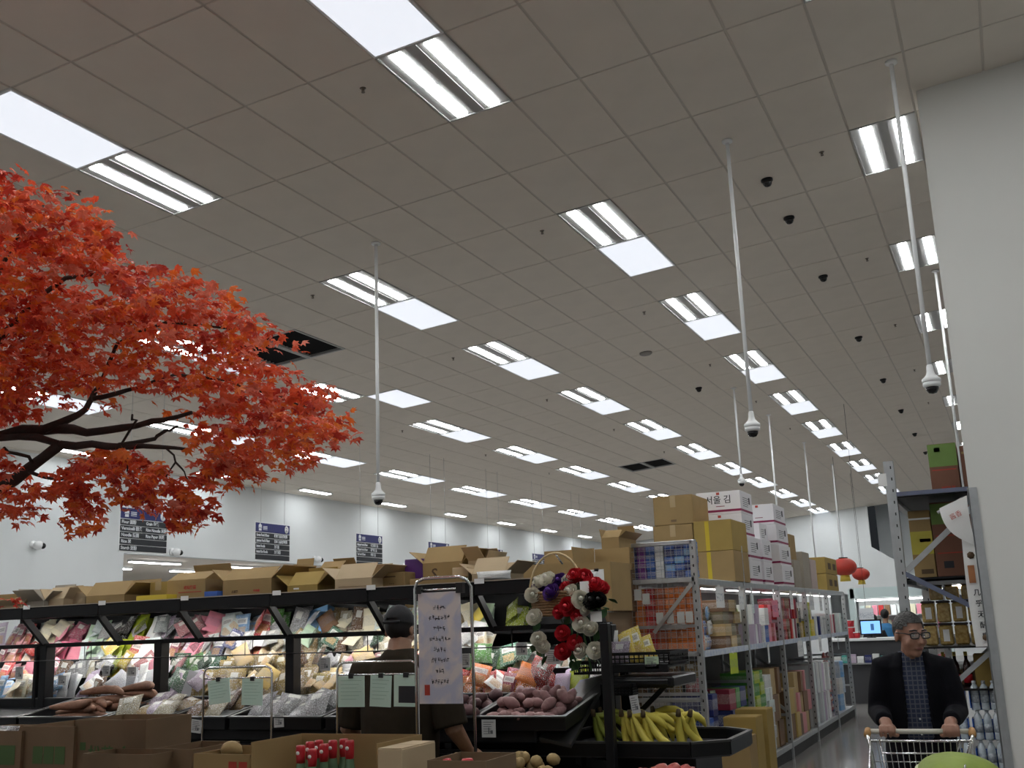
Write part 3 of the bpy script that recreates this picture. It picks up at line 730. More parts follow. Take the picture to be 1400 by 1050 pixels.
for (y, z) in TIER: part('tier_shelf', MB().box(-8.8, -2.44-(y-6.72)*.4, y-.02, y+.24, z-.03, z).box(-8.8, -2.44-(y-6.72)*.4, y-.03, y-.02, z-.03, z+.025), M_blackplastic, gon)
part('back_panel', MB().box(-8.8, -2.83, 7.68, 7.7, .0, 1.92), M_blackplastic, gon)
part('plinth', MB().box(-8.8, -2.83, 6.2, 7.68, 0, .2), M_black, gon)
part('deck_front', MB().rbox(-8.8, -2.62, 5.96, 6.0, .985, 1.065, .01), M_black, gon)
part('deck_board', MB().add([(-8.8, 5.98, 1.05), (-2.62, 5.98, 1.05), (-2.62, 6.7, 1.17), (-8.8, 6.7, 1.17), (-8.8, 5.98, 1.03), (-2.62, 5.98, 1.03), (-2.62, 6.7, 1.15), (-8.8, 6.7, 1.15)], [(0,1,2,3),(7,6,5,4),(0,4,5,1),(1,5,6,2),(2,6,7,3),(3,7,4,0)]), M_black, gon)
# under canopy strip lights
for x in (-8.0, -6.8, -5.6, -4.4, -3.2):
    l_ = thing('shelf_light', f'slim strip light under the gondola canopy above the {nth(int((x+8.1)/1.2))} bay from the left', 'light', (x, 6.92, 1.925), 0, 'strip lights under the canopy')
    part('light_body', MB().box(-.5, .5, -.025, .025, -.012, .0), M_white, l_)
    part('lamp_strip', MB().box(-.49, .49, -.018, .018, -.016, -.0121), mat('shelf_lamp_glow', (1, .98, .95), .4, emit=80), l_)
# ---- goods on the tiers, by stretches: (px from, px to, colour(s), kind, width, height)
T4 = [(0, 22, ('lilac', 'maroon'), 'bag', .15, .19), (22, 47, ('maroon', 'red'), 'bag', .14, .18), (47, 80, ('pale', 'mint', 'cream'), 'pale', .13, .2), (80, 118, ('pink', 'hotpink'), 'plainbag', .2, .17), (118, 140, ('mint', 'pale'), 'pale', .15, .18), (140, 178, ('silver', 'dark', 'white'), 'clear', .16, .18), (178, 202, ('lime',), 'plainbag', .18, .2), (202, 221, ('white', 'pale'), 'plainbox', .15, .19), (221, 254, ('lilac', 'grey'), 'clear', .18, .2), (254, 303, ('pink', 'rose'), 'plainbag', .2, .2), (303, 347, ('pale', 'sky', 'white'), 'pouch', .15, .19), (347, 371, ('red',), 'pouch', .19, .21), (371, 393, ('green', 'silver'), 'clear', .13, .19), (393, 422, ('silver', 'white'), 'clear', .18, .2), (422, 450, ('sky',), 'box', .22, .17), (450, 500, ('tan', 'cream', 'brown'), 'clear', .15, .19), (500, 560, ('cream', 'pale', 'tan'), 'pale', .15, .19), (560, 632, ('pale', 'tan', 'mint'), 'bag', .15, .19), (632, 672, ('cream', 'mint', 'yellow'), 'pale', .14, .2), (690, 724, ('lime', 'green', 'yellow'), 'clear', .15, .15)]
T3 = [(0, 25, ('maroon', 'rose'), 'bag', .15, .16), (25, 60, ('red', 'white'), 'bag', .14, .16), (60, 112, ('pink', 'hotpink'), 'plainbag', .2, .17), (112, 150, ('pale', 'mint'), 'pale', .14, .18), (150, 172, ('lime', 'yellow'), 'plainbag', .18, .17), (172, 196, ('red', 'maroon'), 'bag', .16, .16), (196, 232, ('pale', 'white'), 'plainbox', .17, .15), (232, 257, ('maroon', 'lilac'), 'bag', .14, .16), (257, 274, ('pink',), 'plainbox', .14, .17), (274, 345, ('white', 'navy', 'white'), 'pouch', .13, .17), (345, 392, ('red', 'cream', 'white'), 'bag', .14, .16), (392, 440, ('mint', 'tan', 'cream'), 'clear', .15, .16), (440, 520, ('dgreen', 'brown', 'cream', 'white'), 'clear', .16, .16), (520, 600, ('cream', 'white', 'tan'), 'pale', .14, .16), (600, 670, ('cream', 'yellow', 'white'), 'bag', .13, .17)]
T2 = [(0, 35, ('red', 'maroon', 'white'), 'bag', .14, .15), (35, 70, ('pink', 'hotpink'), 'plainbag', .17, .16), (70, 112, ('pink', 'brown', 'grey'), 'clear', .15, .15), (112, 150, ('silver', 'cream', 'dark'), 'clear', .12, .17), (150, 170, ('yellow', 'lime'), 'plainbag', .15, .16), (170, 215, ('white', 'pink', 'rose'), 'pouch', .13, .18), (215, 250, ('rose', 'white'), 'bag', .14, .15), (232, 300, ('dgreen', 'green'), 'clear', .17, .16), (300, 330, ('noodle', 'silver'), 'clear', .17, .15), (330, 398, ('noodle', 'tan'), 'clear', .17, .16), (398, 445, ('tan', 'noodle', 'brown'), 'clear', .16, .16), (445, 520, ('white', 'tan', 'silver', 'rose'), 'clear', .15, .14), (520, 620, ('white', 'red', 'cream'), 'bag', .15, .14), (640, 700, ('green', 'dgreen'), 'clear', .13, .14), (700, 800, ('pale', 'white', 'dgreen'), 'pouch', .1, .15)]
T1 = [(0, 28, ('sky', 'cream'), 'pouch', .14, .19), (28, 60, ('cream', 'sky'), 'pouch', .14, .19), (62, 82, ('sky', 'blue'), 'bag', .13, .15), (88, 128, ('white', 'silver', 'lilac'), 'pale', .13, .2), (128, 172, ('brown', 'silver', 'dark'), 'clear', .11, .17), (172, 212, ('silver', 'white'), 'pale', .12, .24), (215, 242, ('dgreen', 'tan'), 'clear', .16, .16), (243, 270, ('lilac', 'silver'), 'plainbox', .11, .19), (270, 400, ('noodle', 'tan', 'noodle'), 'clear', .17, .19), (402, 450, ('tan', 'noodle'), 'clear', .16, .18), (450, 500, ('noodle', 'silver', 'tan'), 'pouch', .13, .2), (500, 630, ('tan', 'red', 'silver'), 'clear', .17, .17), (632, 660, ('orange', 'red'), 'clear', .15, .13), (660, 705, ('red', 'maroon', 'white'), 'bag', .17, .15), (705, 755, ('orange', 'red'), 'clear', .15, .17), (755, 800, ('lilac', 'lime', 'white'), 'plainbag', .15, .15), (800, 818, ('white', 'orange'), 'bag', .11, .15)]
SHN = dict(SHAPE, clear='clear food bag')
TN = ('lowest', 'second', 'third', 'top')
def bay(x):
    for i in range(len(PX)-1):
        if PX[i] <= x < PX[i+1]: return f'{nth(i)} bay'
    return 'end bay'
for ti, rows in enumerate((T1, T2, T3, T4)):
    Y, Z = TIER[ti]
    for (p0, p1, cols, kind, w, h) in rows:
        xa, xb = atY(p0, 880, Y+.1).x, atY(p1, 880, Y+.1).x
        n = max(1, round((xb-xa)/(w*.92))); k = 0
        lab = f'{WORDS[cols[0]]} {SHAPE[kind]}'
        for i in range(n):
            x = xa+(i+.5)*(xb-xa)/n; cn = cols[i % len(cols)]
            for depth in range(2):
                hh = h*rr(.88, 1.12)*(1.2 if ti == 3 else 1.1); ww = min(w, (xb-xa)/n*1.02)*rr(.95, 1.03)
                wh = f'{("first","second","third","fourth","fifth","sixth","seventh","eighth","ninth","tenth","eleventh","twelfth","thirteenth")[k]} from left ' if n > 1 else 'single '
                lb = f'{WORDS[cn]} {SHN[kind]}, {wh}in row, {TN[ti]} tier {bay(x)}'
                if depth: lb = lb.replace('in row', 'in rear row')
                good(kind, (x+rr(-.01, .01), Y+.045+depth*.08, Z+.005+(depth*.012)), ww, hh, ww*.45 if kind != 'plainbox' else .06, cn, lb, f'{SHAPE[kind]}s on the gondola tiers', lean=.5+rr(-.25, .2), rz=rr(-.3, .3), roll=rr(-.24, .24))
            k += 1
# loose bags thrown over the rows
for i in range(120):
    ti = random.choice((0, 1, 1, 2, 2, 3, 3)); Y, Z = TIER[ti]; x = -8.3+5.45*((i*.6180339) % 1); px_ = to_px((x, Y, Z))[0]
    rows = (T1, T2, T3, T4)[ti]; zone = [q for q in rows if q[0] <= px_ < q[1]]
    if not zone: continue
    cols, kind = zone[0][2], random.choice(('bag', 'clear', 'clear', 'pale')); cn = random.choice(cols)
    good(kind, (x, Y+.0+rr(-.02, .04), Z+.05+rr(0, .05)), rr(.12, .16), rr(.14, .19), .06, cn, f'loose {WORDS[cn]} {SHN[kind]} lying askew, {TN[ti]} tier {bay(x)}, beside {WORDS[cols[0]]} goods', 'loose bags over the gondola tiers', lean=.75+rr(-.3, .3), rz=rr(-.7, .7), roll=rr(-.8, .8))
# ================================================================ TRAYS OF PRODUCE ON THE FRONT DECK
M_tray = mat('tray_black', (.008, .008, .009), .3, spec=.3)
M_rim = mat('tray_rim', (.045, .045, .045), .35)
def tray(x0, x1, label, y0=5.94, y1=6.52, z0=1.06, z1=1.155, hgt=.075):
    t = thing('produce_tray', label, 'tray', ((x0+x1)/2, y0, z0), 0, 'black produce trays on the gondola'); w = (x1-x0)/2; D = y1-y0; S = z1-z0; e = .012
    def slab(m, xa, xb, ya, yb, h0, h1, mi=0):
        zf = lambda y: S*y/D
        vs = [(xa, ya, zf(ya)+h0), (xb, ya, zf(ya)+h0), (xb, yb, zf(yb)+h0), (xa, yb, zf(yb)+h0), (xa, ya, zf(ya)+h1), (xb, ya, zf(ya)+h1), (xb, yb, zf(yb)+h1), (xa, yb, zf(yb)+h1)]
        m.add(vs, [(0,3,2,1),(4,5,6,7),(0,1,5,4),(1,2,6,5),(2,3,7,6),(3,0,4,7)], mi)
    b = MB(); slab(b, -w, w, 0, D, .0, .01); slab(b, -w, -w+e, 0, D, .01, hgt); slab(b, w-e, w, 0, D, .01, hgt); slab(b, -w+e, w-e, 0, e, .01, hgt); slab(b, -w+e, w-e, D-e, D, .01, hgt)
    part('tray_body', b, M_tray, t)
    r = MB(); slab(r, -w-.008, -w+e+.004, -.01, D+.01, hgt, hgt+.008); slab(r, w-e-.004, w+.008, -.01, D+.01, hgt, hgt+.008); slab(r, -w, w, -.012, e+.004, hgt, hgt+.008); slab(r, -w, w, D-e, D+.012, hgt, hgt+.008)
    part('rim', r, M_rim, t)
    return lambda y, dz=0: z0+S*(y-y0)/D+.01+dz
M_yam = mat('yam_skin', (.28, .14, .085), .7, noise=(30, .5), bump=(60, .4))
M_swp = mat('sweet_potato_skin', (.36, .20, .19), .65, noise=(22, .6, (.24, .12, .13)), bump=(50, .3))
M_swd = mat('purple_yam_skin', (.16, .085, .09), .7, noise=(22, .5), bump=(50, .3))
def tuber(seed, L, r, bend=.2, n=9, m=8, knob=.06):
    rnd = random.Random(seed); P = []; R = []
    for i in range(n+1):
        t = i/n; P.append((L*(t-.5), bend*L*math.sin(math.pi*t)*.5+rnd.uniform(-1, 1)*r*knob, rnd.uniform(-1, 1)*r*knob)); R.append(max(.08*r, r*math.sin(math.pi*min(1, max(0, .04+.92*t)))**.55*(1+rnd.uniform(-.07, .07))))
    return MB().tube(P, R, m)
TUB = {}
def tubers(key, mt, L, r, bend, k=3):
    TUB[key] = [tuber(hash(key) % 97+i, L, r, bend).mesh(key, mt) for i in range(k)]
for key, mt, L, r, b in (('yam', M_yam, .42, .034, .4), ('sweet_potato', M_swp, .12, .034, .05), ('purple_yam', M_swd, .15, .037, .1)):
    TUB[key] = [tuber(11+i*7+len(key), L*(.9+.1*i), r, b).mesh(key, mt) for i in range(3)]
trays = {}
def xa(p, Y=6.2): return atY(p, 960, Y).x
z_ = tray(-8.2, xa(62), 'black produce tray at the far left, almost empty')
zt = tray(xa(66), xa(176), 'black produce tray holding long brown yam roots')
x0, x1 = xa(66), xa(176)
for i in range(13):
    row = i % 4; lvl = i//5
    x = x0+.5+rr(-.08, .16)*(1 if lvl else 1.4); y = 6.03+row*.1+rr(-.02, .02)
    o = obj('yam_root', TUB['yam'][i % 3], None, (x+.1*row-.15, y, zt(y, .04+lvl*.05+.012*row)), (rr(-.3, .3), rr(-.12, .05), rr(-.25, .5)))
    tag(o, f'long brown yam root in the left tray, {nth(i)} of the pile from the bottom', 'vegetable', 'yam roots in the tray')
def bags_in(x0, x1, n, cols, lab, grp, w=.17, h=.2, kind='clear', zt=None):
    for i in range(n):
        x = x0+.09+(x1-x0-.18)*((i+.5)/n); y = 6.05+.2*(i % 2)+rr(-.02, .03)
        good(kind, (x, y-.05, zt(y, .035)), w*rr(.9, 1.1), h, w*.5, cols[i % len(cols)], f'{lab}, {nth(i)} from the left', grp, lean=1.0+rr(-.25, .25), rz=rr(-.5, .5), roll=rr(-.2, .2))
zt = tray(xa(182), xa(262), 'black produce tray of bagged beige roots in front of second post')
bags_in(xa(182), xa(262), 7, ('cream', 'lilac', 'tan'), 'clear bag of pale roots in tray left of the card stand', 'bagged roots', zt=zt)
zt = tray(xa(268), xa(342), 'black produce tray with few bags below the two mint cards')
bags_in(xa(268), xa(335), 6, ('brown', 'cream', 'tan'), 'clear bag of brown mushrooms below the two mint cards', 'bagged mushrooms', zt=zt)
zt = tray(xa(348), xa(470), 'black produce tray heaped with crinkled silver bags')
bags_in(xa(348), xa(468), 9, ('silver', 'grey', 'silver'), 'crinkled silver film bag left of the man in cap', 'silver film bags', w=.19, h=.22, zt=zt)
zt = tray(xa(476), xa(628), 'black produce tray behind the man in the cap')
bags_in(xa(476), xa(628), 6, ('tan', 'cream'), 'clear bag of roots hidden behind the man in cap', 'bags behind the man', zt=zt)
zt = tray(xa(634), xa(671), 'narrow black produce tray of dark purple yams')
for i in range(9):
    y = 6.0+.13*(i % 4)+rr(-.02, .02)
    tag(obj('purple_yam', TUB['purple_yam'][i % 3], None, (xa(652)+rr(-.07, .07), y, zt(y, .045+.05*(i//4))), (rr(-.4, .4), rr(-.3, .3), rr(-.9, .9))), f'dark purple yam in the narrow tray, {nth(i)} up the pile', 'vegetable', 'purple yams')
zt = tray(xa(675), xa(794), 'wide black produce tray of pink sweet potatoes')
x0, x1 = xa(675)+.07, xa(794)-.07
for i in range(44):
    lvl = 0 if i < 28 else 1
    y, x = ((6.0+.13*(i % 4)+rr(-.02, .02), x0+(x1-x0)*((i//4)+.5)/7+rr(-.02, .02)) if not lvl else (6.1+.12*(i % 3)+rr(-.03, .03), x0+(x1-x0)*(((i-28)//3)+.5)/5.5+rr(-.03, .03)))
    tag(obj('sweet_potato', TUB['sweet_potato'][i % 3], None, (x, y, zt(y, .05+.06*lvl)), (rr(-.6, .6), rr(-.3, .3) if lvl < 1 else rr(-.9, .9), rr(-1.5, 1.5)), scale=rr(.8, 1.05)), f'pink sweet potato in the wide tray, {"upper" if lvl else "lower"} layer', 'vegetable', 'pink sweet potatoes')
# price tickets on the deck
def ticket(px_, py_, Y, w, h, label, tilt=0, lines=True, name='price_ticket', m=None):
    c = atY(px_, py_, Y); t = thing(name, label, 'sign', c, (0, tilt, 0), 'price tickets')
    part('card', MB().box(-w/2, w/2, 0, .004, -h/2, h/2), m or mat('ticket_card', (.55, .56, .55), .5), t)
    if lines:
        b = MB()
        for i in range(6): b.box(-w*.38, w*rr(.1, .38), -.001, 0, h*(.36-.13*i)-.0016, h*(.36-.13*i)+.0016)
        b.box(-w*.02, w*.05, -.001, 0, -h*.3, h*.05); b.box(w*.12, w*.3, -.001, 0, -h*.3, -h*.1)
        part('print_block', b, mat('grey_print', (.12, .12, .13), .6), t)
    return t
for (x, y, Y, w, h, lb, tl) in ((268, 993, 5.93, .085, .085, 'white price ticket on the deck below the mint cards', .1), (381, 985, 5.93, .075, .085, 'white price ticket right of the card stand leg', -.05), (668, 996, 5.93, .09, .1, 'white price ticket under the sweet potato tray', 0), (145, 917, 6.62, .075, .075, 'grey price ticket above the yam roots', 0), (85, 930, 6.6, .085, .075, 'pale green price ticket right of the first post', .05), (26, 920, 6.6, .085, .1, 'grey price ticket left of the first post', 0), (444, 908, 6.6, .09, .09, 'grey price ticket left of the man in cap', 0), (637, 903, 6.6, .06, .09, 'white price ticket at the right edge of the poster', 0), (713, 887, 6.5, .08, .08, 'white price ticket with black code below the canopy', 0), (757, 898, 6.5, .11, .09, 'grey price ticket below the hanging flowers', 0), (180, 918, 6.62, .09, .07, 'cream price ticket above the second tray', 0)):
    ticket(x, y, Y, w, h, lb, tl)
# ================================================================ CARTONS ON THE CANOPY SHELF
ZS = 1.944
def cpx(x0, x1, yt, Y, d, label, rz=0, flaps=None, m=0, prints=(), tape=None, zb=ZS, grp='cartons on the canopy shelf', **k):
    a, b = atY(x0, yt, Y), atY(x1, yt, Y); w = b.x-a.x; h = (a.z+b.z)/2-zb
    pr = [((p[0][0]*w, p[0][1]*h) if isinstance(p[0], tuple) else p[0], p[1]*h, p[2]*w, p[3]*h, p[4], p[5]) for p in prints]
    if flaps and flaps[0] and flaps[0] > 1.2: flaps = (-(2.6-flaps[0]),)+tuple(flaps[1:])
    if flaps: flaps = tuple(min(f_, .9) if f_ else f_ for f_ in flaps)
    return carton(label, ((a.x+b.x)/2, Y+d/2, zb), (w, d, max(.03, h)), rz, flaps, m, tape, pr, grp, **k)
cpx(-6, 21, 813, 6.6, .3, 'plain tan carton at the far left end of the canopy shelf')
cpx(-4, 30, 828, 6.42, .16, 'low pale carton with torn flap at the left end', flaps=(1.2, .3, .9, .8), m=1)
cpx(31, 60, 822, 6.45, .3, 'small brown carton with white flap, second from the left end', flaps=(.9, .2, .5, 1.0), m=4)
cpx(61, 87, 819, 6.5, .26, 'small carton with a peaked pale flap near the first bracket', flaps=(1.9, -.5, .6, .6), m=1)
cpx(88, 117, 811, 6.6, .3, 'pale carton with whitish top left of the wide open carton', m=1)
cpx(118, 170, 814, 6.45, .35, 'wide tan carton with its long flap raised, left of the gap', flaps=(1.9, .4, 1.2, 1.1))
cpx(178, 204, 812, 6.8, .25, 'low orange brown carton with arched flap behind the yellow packs', flaps=(1.6, -.6, None, None), m=3)
good('plainbox', (atY(208, 820, 6.4).x, 6.45, ZS), .3, .045, .12, 'yellow', 'flat yellow packet lying on the canopy edge', 'packets on the canopy shelf')
cpx(205, 229, 796, 6.6, .3, 'narrow ochre carton beside the red printed carton', m=3, tape=M_tape)
cpx(229, 281, 793, 6.5, .34, 'tan carton with a red printed line of characters', prints=(('老坛酸菜', .2, .1, .6, 'f', M_redink), ((.3, .02), 0, .1, .38, 'f', M_redink)), flaps=(1.5, -.4, None, None))
cpx(282, 304, 806, 6.7, .25, 'low tan carton over a blue packet', m=0)
good('plainbox', (atY(294, 815, 6.5).x, 6.5, ZS), .12, .05, .1, 'blue', 'small blue packet on the canopy shelf', 'packets on the canopy shelf')
cpx(305, 371, 792, 6.5, .4, 'broad tan carton with open white edged top and faint red print', flaps=(1.7, 1.0, 1.4, 1.3), prints=(('土豆粉', .16, -.25, .3, 'f', M_brownink), ('牛肉面', .15, .2, .3, 'f', M_redink)))
cpx(372, 396, 786, 6.9, .3, 'tan carton behind the ochre carton, flap up', flaps=(None, .2, None, .5))
cpx(393, 434, 800, 6.5, .3, 'ochre carton with pale open flaps', m=3, flaps=(1.8, -.3, 1.2, 1.0), prints=(((.09, .1), 0, -.2, .6, 'f', M_paper),))
cpx(402, 440, 782, 6.95, .3, 'tan carton with red labels standing behind the ochre carton', prints=(((.2, .12), 0, -.2, .4, 'f', M_redink), ((.18, .12), 0, .25, .4, 'f', M_redink)))
cpx(432, 462, 783, 6.75, .3, 'tan carton with dark gap under its flap, left part of the big pair', m=0, flaps=(1.7, -.6, None, None))
cpx(458, 508, 791, 6.45, .38, 'big pale tan carton with a wide roof like flap', m=1, flaps=(1.9, -.7, .9, 1.3), prints=(((.4, .02), 0, 0, .3, 'f', M_brownink), ((.35, .02), 0, 0, .15, 'f', M_brownink)))
cpx(506, 517, 785, 6.8, .2, 'slim white carton with green print', m=mat('carton_white', (.74, .75, .73), .6), prints=(((.3, .25), 0, 0, .6, 'f', M_greenink),))
cpx(518, 553, 783, 6.6, .3, 'tan carton with three dark marks beside the purple carton', prints=(('• • •', .2, 0, .3, 'f', M_brownink), ((.25, .04), 0, -.1, .75, 'f', M_brownink)))
cpx(553, 578, 765, 6.75, .3, 'purple carton with a small white sticker', m=mat('carton_purple', (.10, .025, .19), .5), prints=(((.12, .08), 0, -.15, .45, 'f', M_paper),))
cpx(578, 632, 769, 6.7, .36, 'tan carton with a curly dark line and loose flaps', flaps=(2.0, -.8, 1.0, 1.2), prints=(('S', .7, -.2, .5, 'f', M_brownink),))
cpx(560, 632, 790, 6.42, .2, 'flat tan carton lying in front of the curly line carton', m=0)
cpx(618, 640, 776, 6.5, .25, 'pale carton standing behind the poster stand', m=1)
cpx(640, 664, 766, 6.7, .3, 'pale carton with roof flaps right of the poster stand', m=1, flaps=(.9, -.9, .3, .4))
cpx(645, 690, 784, 6.45, .3, 'low pale carton right of the poster stand', m=1, flaps=(1.9, 1.5, 1.2, 1.4))
good('plainbag', (atY(678, 788, 6.45).x, 6.42, ZS), .25, .07, .2, 'white', 'crumpled white plastic bag on the canopy shelf', 'packets on the canopy shelf')
# big cartons beyond the right end of the gondola
cst = thing('carton_pallet', 'low pallet under the tall cartons left of the wire cage rack', 'pallet', (-4.0, 9.6, 0))
for i in range(5): part('deck_plank', MB().box(-.55, .55, -.4+i*.18, -.27+i*.18, .1, .13), M_cart[2], cst)
for i in (-.5, 0, .5): part('bearer', MB().box(i-.04, i+.04, -.4, .45, 0, .1), M_cart[2], cst)
def tall(x0, x1, yt, yb, Y, d, label, **k):
    zb = atY((x0+x1)/2, yb, Y).z; return cpx(x0, x1, yt, Y, d, label, zb=zb, grp='tall cartons left of the wire cage', **k)
tall(712, 784, 771, 806, 8.3, .5, 'long tan carton with a dark open top beyond the gondola end', flaps=(None, .1, None, None), prints=(((.3, .06), 0, -.15, .3, 'f', M_cart[2]),))
tall(784, 834, 769, 836, 8.3, .5, 'tan carton with a white label stuck near its top', flaps=(None, .1, .1, None), prints=(((.2, .13), 0, .12, .72, 'f', M_paper), ((.06, .03), 0, .12, .84, 'f', M_ink)))
tall(822, 846, 735, 778, 9.45, .5, 'tan carton with open flap, top of the stack left of the cage', flaps=(1.6, -.2, .2, 1.5))
tall(832, 848, 778, 836, 9.45, .5, 'tall brown carton under the open flap carton', m=2)
tall(784, 832, 838, 905, 8.3, .5, 'brown carton at the bottom under the white label carton', m=2)
cpx(784, 832, 905, 8.3, .5, 'dark brown floor carton under the stack beside the flower basket', m=2, zb=0, grp='tall cartons left of the wire cage')
cpx(712, 783, 900, 8.3, .5, 'dark brown floor carton under the long carton beyond the gondola', m=2, zb=0, grp='tall cartons left of the wire cage')
cpx(822, 848, 837, 9.45, .5, 'tall brown carton on the pallet left of the cage', m=2, zb=.132, grp='tall cartons left of the wire cage')
tall(712, 783, 806, 900, 8.3, .5, 'lower brown carton under the long carton beyond the gondola', m=2)
# ================================================================ FLOWER BASKET
M_wick = mat('wicker', (.30, .17, .075), .7, noise=(60, .6), bump=(90, .8))
bc = atY(762, 838, 6.16)
fb = thing('flower_basket', 'wicker basket of purple, white and red fabric roses hung on the gondola end', 'basket', bc)
b = MB()
for i in range(9):
    z = -.01+.016*i; R = .15+.022*i/8
    b.tube([(R*math.cos(t)*(1+.03*(k % 2)), R*.7*math.sin(t)*(1+.03*(k % 2)), z) for k, t in enumerate([2*math.pi*q/24 for q in range(24)])], .0095, 5, closed=True)
part('woven_wall', b, M_wick, fb)
part('liner', MB().lathe([(0, -.012), (.145, -.012), (.166, .13), (0, .12)], 20, squash=.7), M_brownink, fb)
part('handle', MB().tube([(.17*math.cos(t)*1.05, 0, .11+.25*math.sin(t)) for t in [math.pi*q/16 for q in range(17)]], .007, 6), mat('cane_pale', (.55, .42, .22), .5), fb)
PET = {}
def rose_mesh(mt):
    mb = MB(); rnd = random.Random(5)
    for ring, (n, R, h, op) in enumerate(((3, .016, .016, 2.0), (4, .027, .008, 1.6), (5, .036, .002, 1.3), (6, .046, -.006, 1.12))):
        for k in range(n):
            a = 2*math.pi*(k+ring*.4)/n
            def fn(u, v, a=a, R=R, h=h, op=op, n=n):
                aa = a+(u-.5)*2*math.pi/n*1.45; ph = op*v*(1-.14*(2*u-1)**2); r = R*math.sin(ph)*(1+.10*(u-.5)); z = h+R*1.15*(1-math.cos(ph))
                return (r*math.cos(aa), r*math.sin(aa), z)
            mb.sheet(fn, 4, 3)
    mb.ball((0, 0, .04), (.010, .010, .014), 7, 5)
    return mb.mesh('rose', mt)
M_pet = dict(purple=mat('petal_purple', (.10, .03, .24), .7), white=mat('petal_white', (.80, .77, .66), .7), red=mat('petal_red', (.58, .02, .035), .6), dark=mat('petal_black', (.02, .02, .02), .3))
for k_ in M_pet: PET[k_] = rose_mesh(M_pet[k_])
M_leafg = mat('fabric_leaf_green', (.035, .10, .03), .6)
lf = MB().sheet(lambda u, v: ((u-.5)*.05*math.sin(math.pi*min(.98, v+.02)), .07*v, .02*math.sin(v*2)-.006*abs(2*u-1)), 2, 5).mesh('rose_leaf', M_leafg)
FL = [(735, 808, 'purple', 1.1), (757, 813, 'purple', 1.3), (751, 803, 'purple', 1.2), (768, 797, 'purple', 1.2), (728, 815, 'white', 1.1), (741, 799, 'white', 1.2), (751, 795, 'white', 1.2), (778, 796, 'white', 1.0), (786, 797, 'white', 1.0), (783, 812, 'white', 1.15), (795, 821, 'white', 1.3), (775, 805, 'red', .9), (788, 790, 'red', 1.2), (806, 796, 'red', 1.2), (813, 805, 'red', 1.4), (822, 808, 'red', 1.2), (800, 790, 'red', 1.1), (779, 830, 'red', 1.3), (767, 837, 'red', 1.0), (733, 846, 'white', 1.2), (795, 856, 'white', 1.2), (810, 862, 'white', 1.1), (771, 867, 'red', 1.1), (787, 880, 'red', 1.1), (771, 893, 'red', 1.2), (797, 891, 'white', 1.1), (815, 891, 'white', 1.2), (737, 876, 'white', 1.1), (742, 886, 'white', 1.0), (803, 834, 'white', .9), (790, 843, 'red', .9), (812, 824, 'dark', 1.3), (819, 822, 'dark', 1.1)]
for i, (x, y, c_, s_) in enumerate(FL):
    p = atY(x, y, 6.16+(-.1 if y > 812 else rr(-.06, .07)))-bc
    rx = -.95 if y < 815 else -1.25
    s_ *= 1.12; o = obj('rose', PET[c_], fb, p, (-rx+rr(-.25, .25), rr(-.35, .35), rr(-.4, .4)), scale=s_)
    for q in range(2): obj('rose_leaf', lf, fb, p+Vector((rr(-.04, .04), .02, rr(-.05, .0))), (rr(-2.2, -.4), rr(-.8, .8), rr(-1.5, 1.5)), scale=rr(.8, 1.2))
part('trailing_stem', MB().tube([(.1, -.08, .1), (.14, -.11, -.05), (.12, -.1, -.2), (.16, -.1, -.34)], .006, 5), M_leafg, fb)
part('trailing_stem', MB().tube([(.12, -.08, .08), (.2, -.11, -.08), (.22, -.1, -.22), (.24, -.1, -.34)], .006, 5), M_leafg, fb)
part('price_card', MB().box(-.028, .028, -.002, .002, -.035, .035, M=Matrix.Translation(atY(799, 803, 6.05)-bc)), M_paper, fb)
part('price_card', MB().box(-.035, .035, -.002, .002, -.03, .03, M=Matrix.Translation(atY(815, 843, 6.05)-bc)), M_paper, fb)
# hook that carries the basket from the canopy beam
part('hook', MB().tube([(0, .12, .30), (0, .0, .36), (0, -.0, .355)], .006, 5), M_chrome, fb)
# ================================================================ BANANA STAND AND END SHELVES
bs = thing('banana_stand', 'black octagonal banana stand at the gondola end', 'display stand', (0, 0, 0))
OC = [(-2.66, 6.08), (-1.74, 6.08), (-1.56, 6.24), (-1.56, 6.78), (-1.74, 6.95), (-2.66, 6.95)]
part('tray_floor', MB().add(*polyslab(OC, .9, .92)), mat('tray_grey', (.045, .045, .05), .35), bs)
rim = MB()
for i in range(6):
    (x0, y0), (x1, y1) = OC[i], OC[(i+1) % 6]; rim.bar((x0, y0, .945), (x1, y1, .945), .02, .07)
part('tray_wall', rim, M_tray, bs)
rim = MB()
for i in range(6):
    (x0, y0), (x1, y1) = OC[i], OC[(i+1) % 6]; rim.bar((x0, y0, .985), (x1, y1, .985), .03, .012)
part('rim', rim, M_rim, bs)
part('pedestal', MB().rbox(-2.45, -1.75, 6.2, 6.8, 0, .9, .01), M_blackplastic, bs)
part('tilted_side_panel', MB().add([(-2.62, 6.0, 1.0), (-2.42, 6.0, .96), (-2.42, 6.7, 1.3), (-2.62, 6.7, 1.25), (-2.62, 6.0, 1.02), (-2.42, 6.0, .98), (-2.42, 6.7, 1.34), (-2.62, 6.7, 1.3)], [(0,3,2,1),(4,5,6,7),(0,1,5,4),(1,2,6,5),(2,3,7,6),(3,0,4,7)]), M_rim, bs)
M_ban = mat('banana_yellow', (.74, .62, .10), .5, noise=(9, .35, (.60, .60, .12))); M_bang = mat('banana_green', (.42, .50, .08), .5, noise=(9, .4)); M_stem = mat('banana_stem', (.10, .07, .03), .7)
def banana_pts(): return [(0, 0, .0), (.012, 0, -.03), (.035, 0, -.07), (.048, 0, -.115), (.045, 0, -.155), (.03, 0, -.185)], [.006, .012, .0185, .0195, .016, .006]
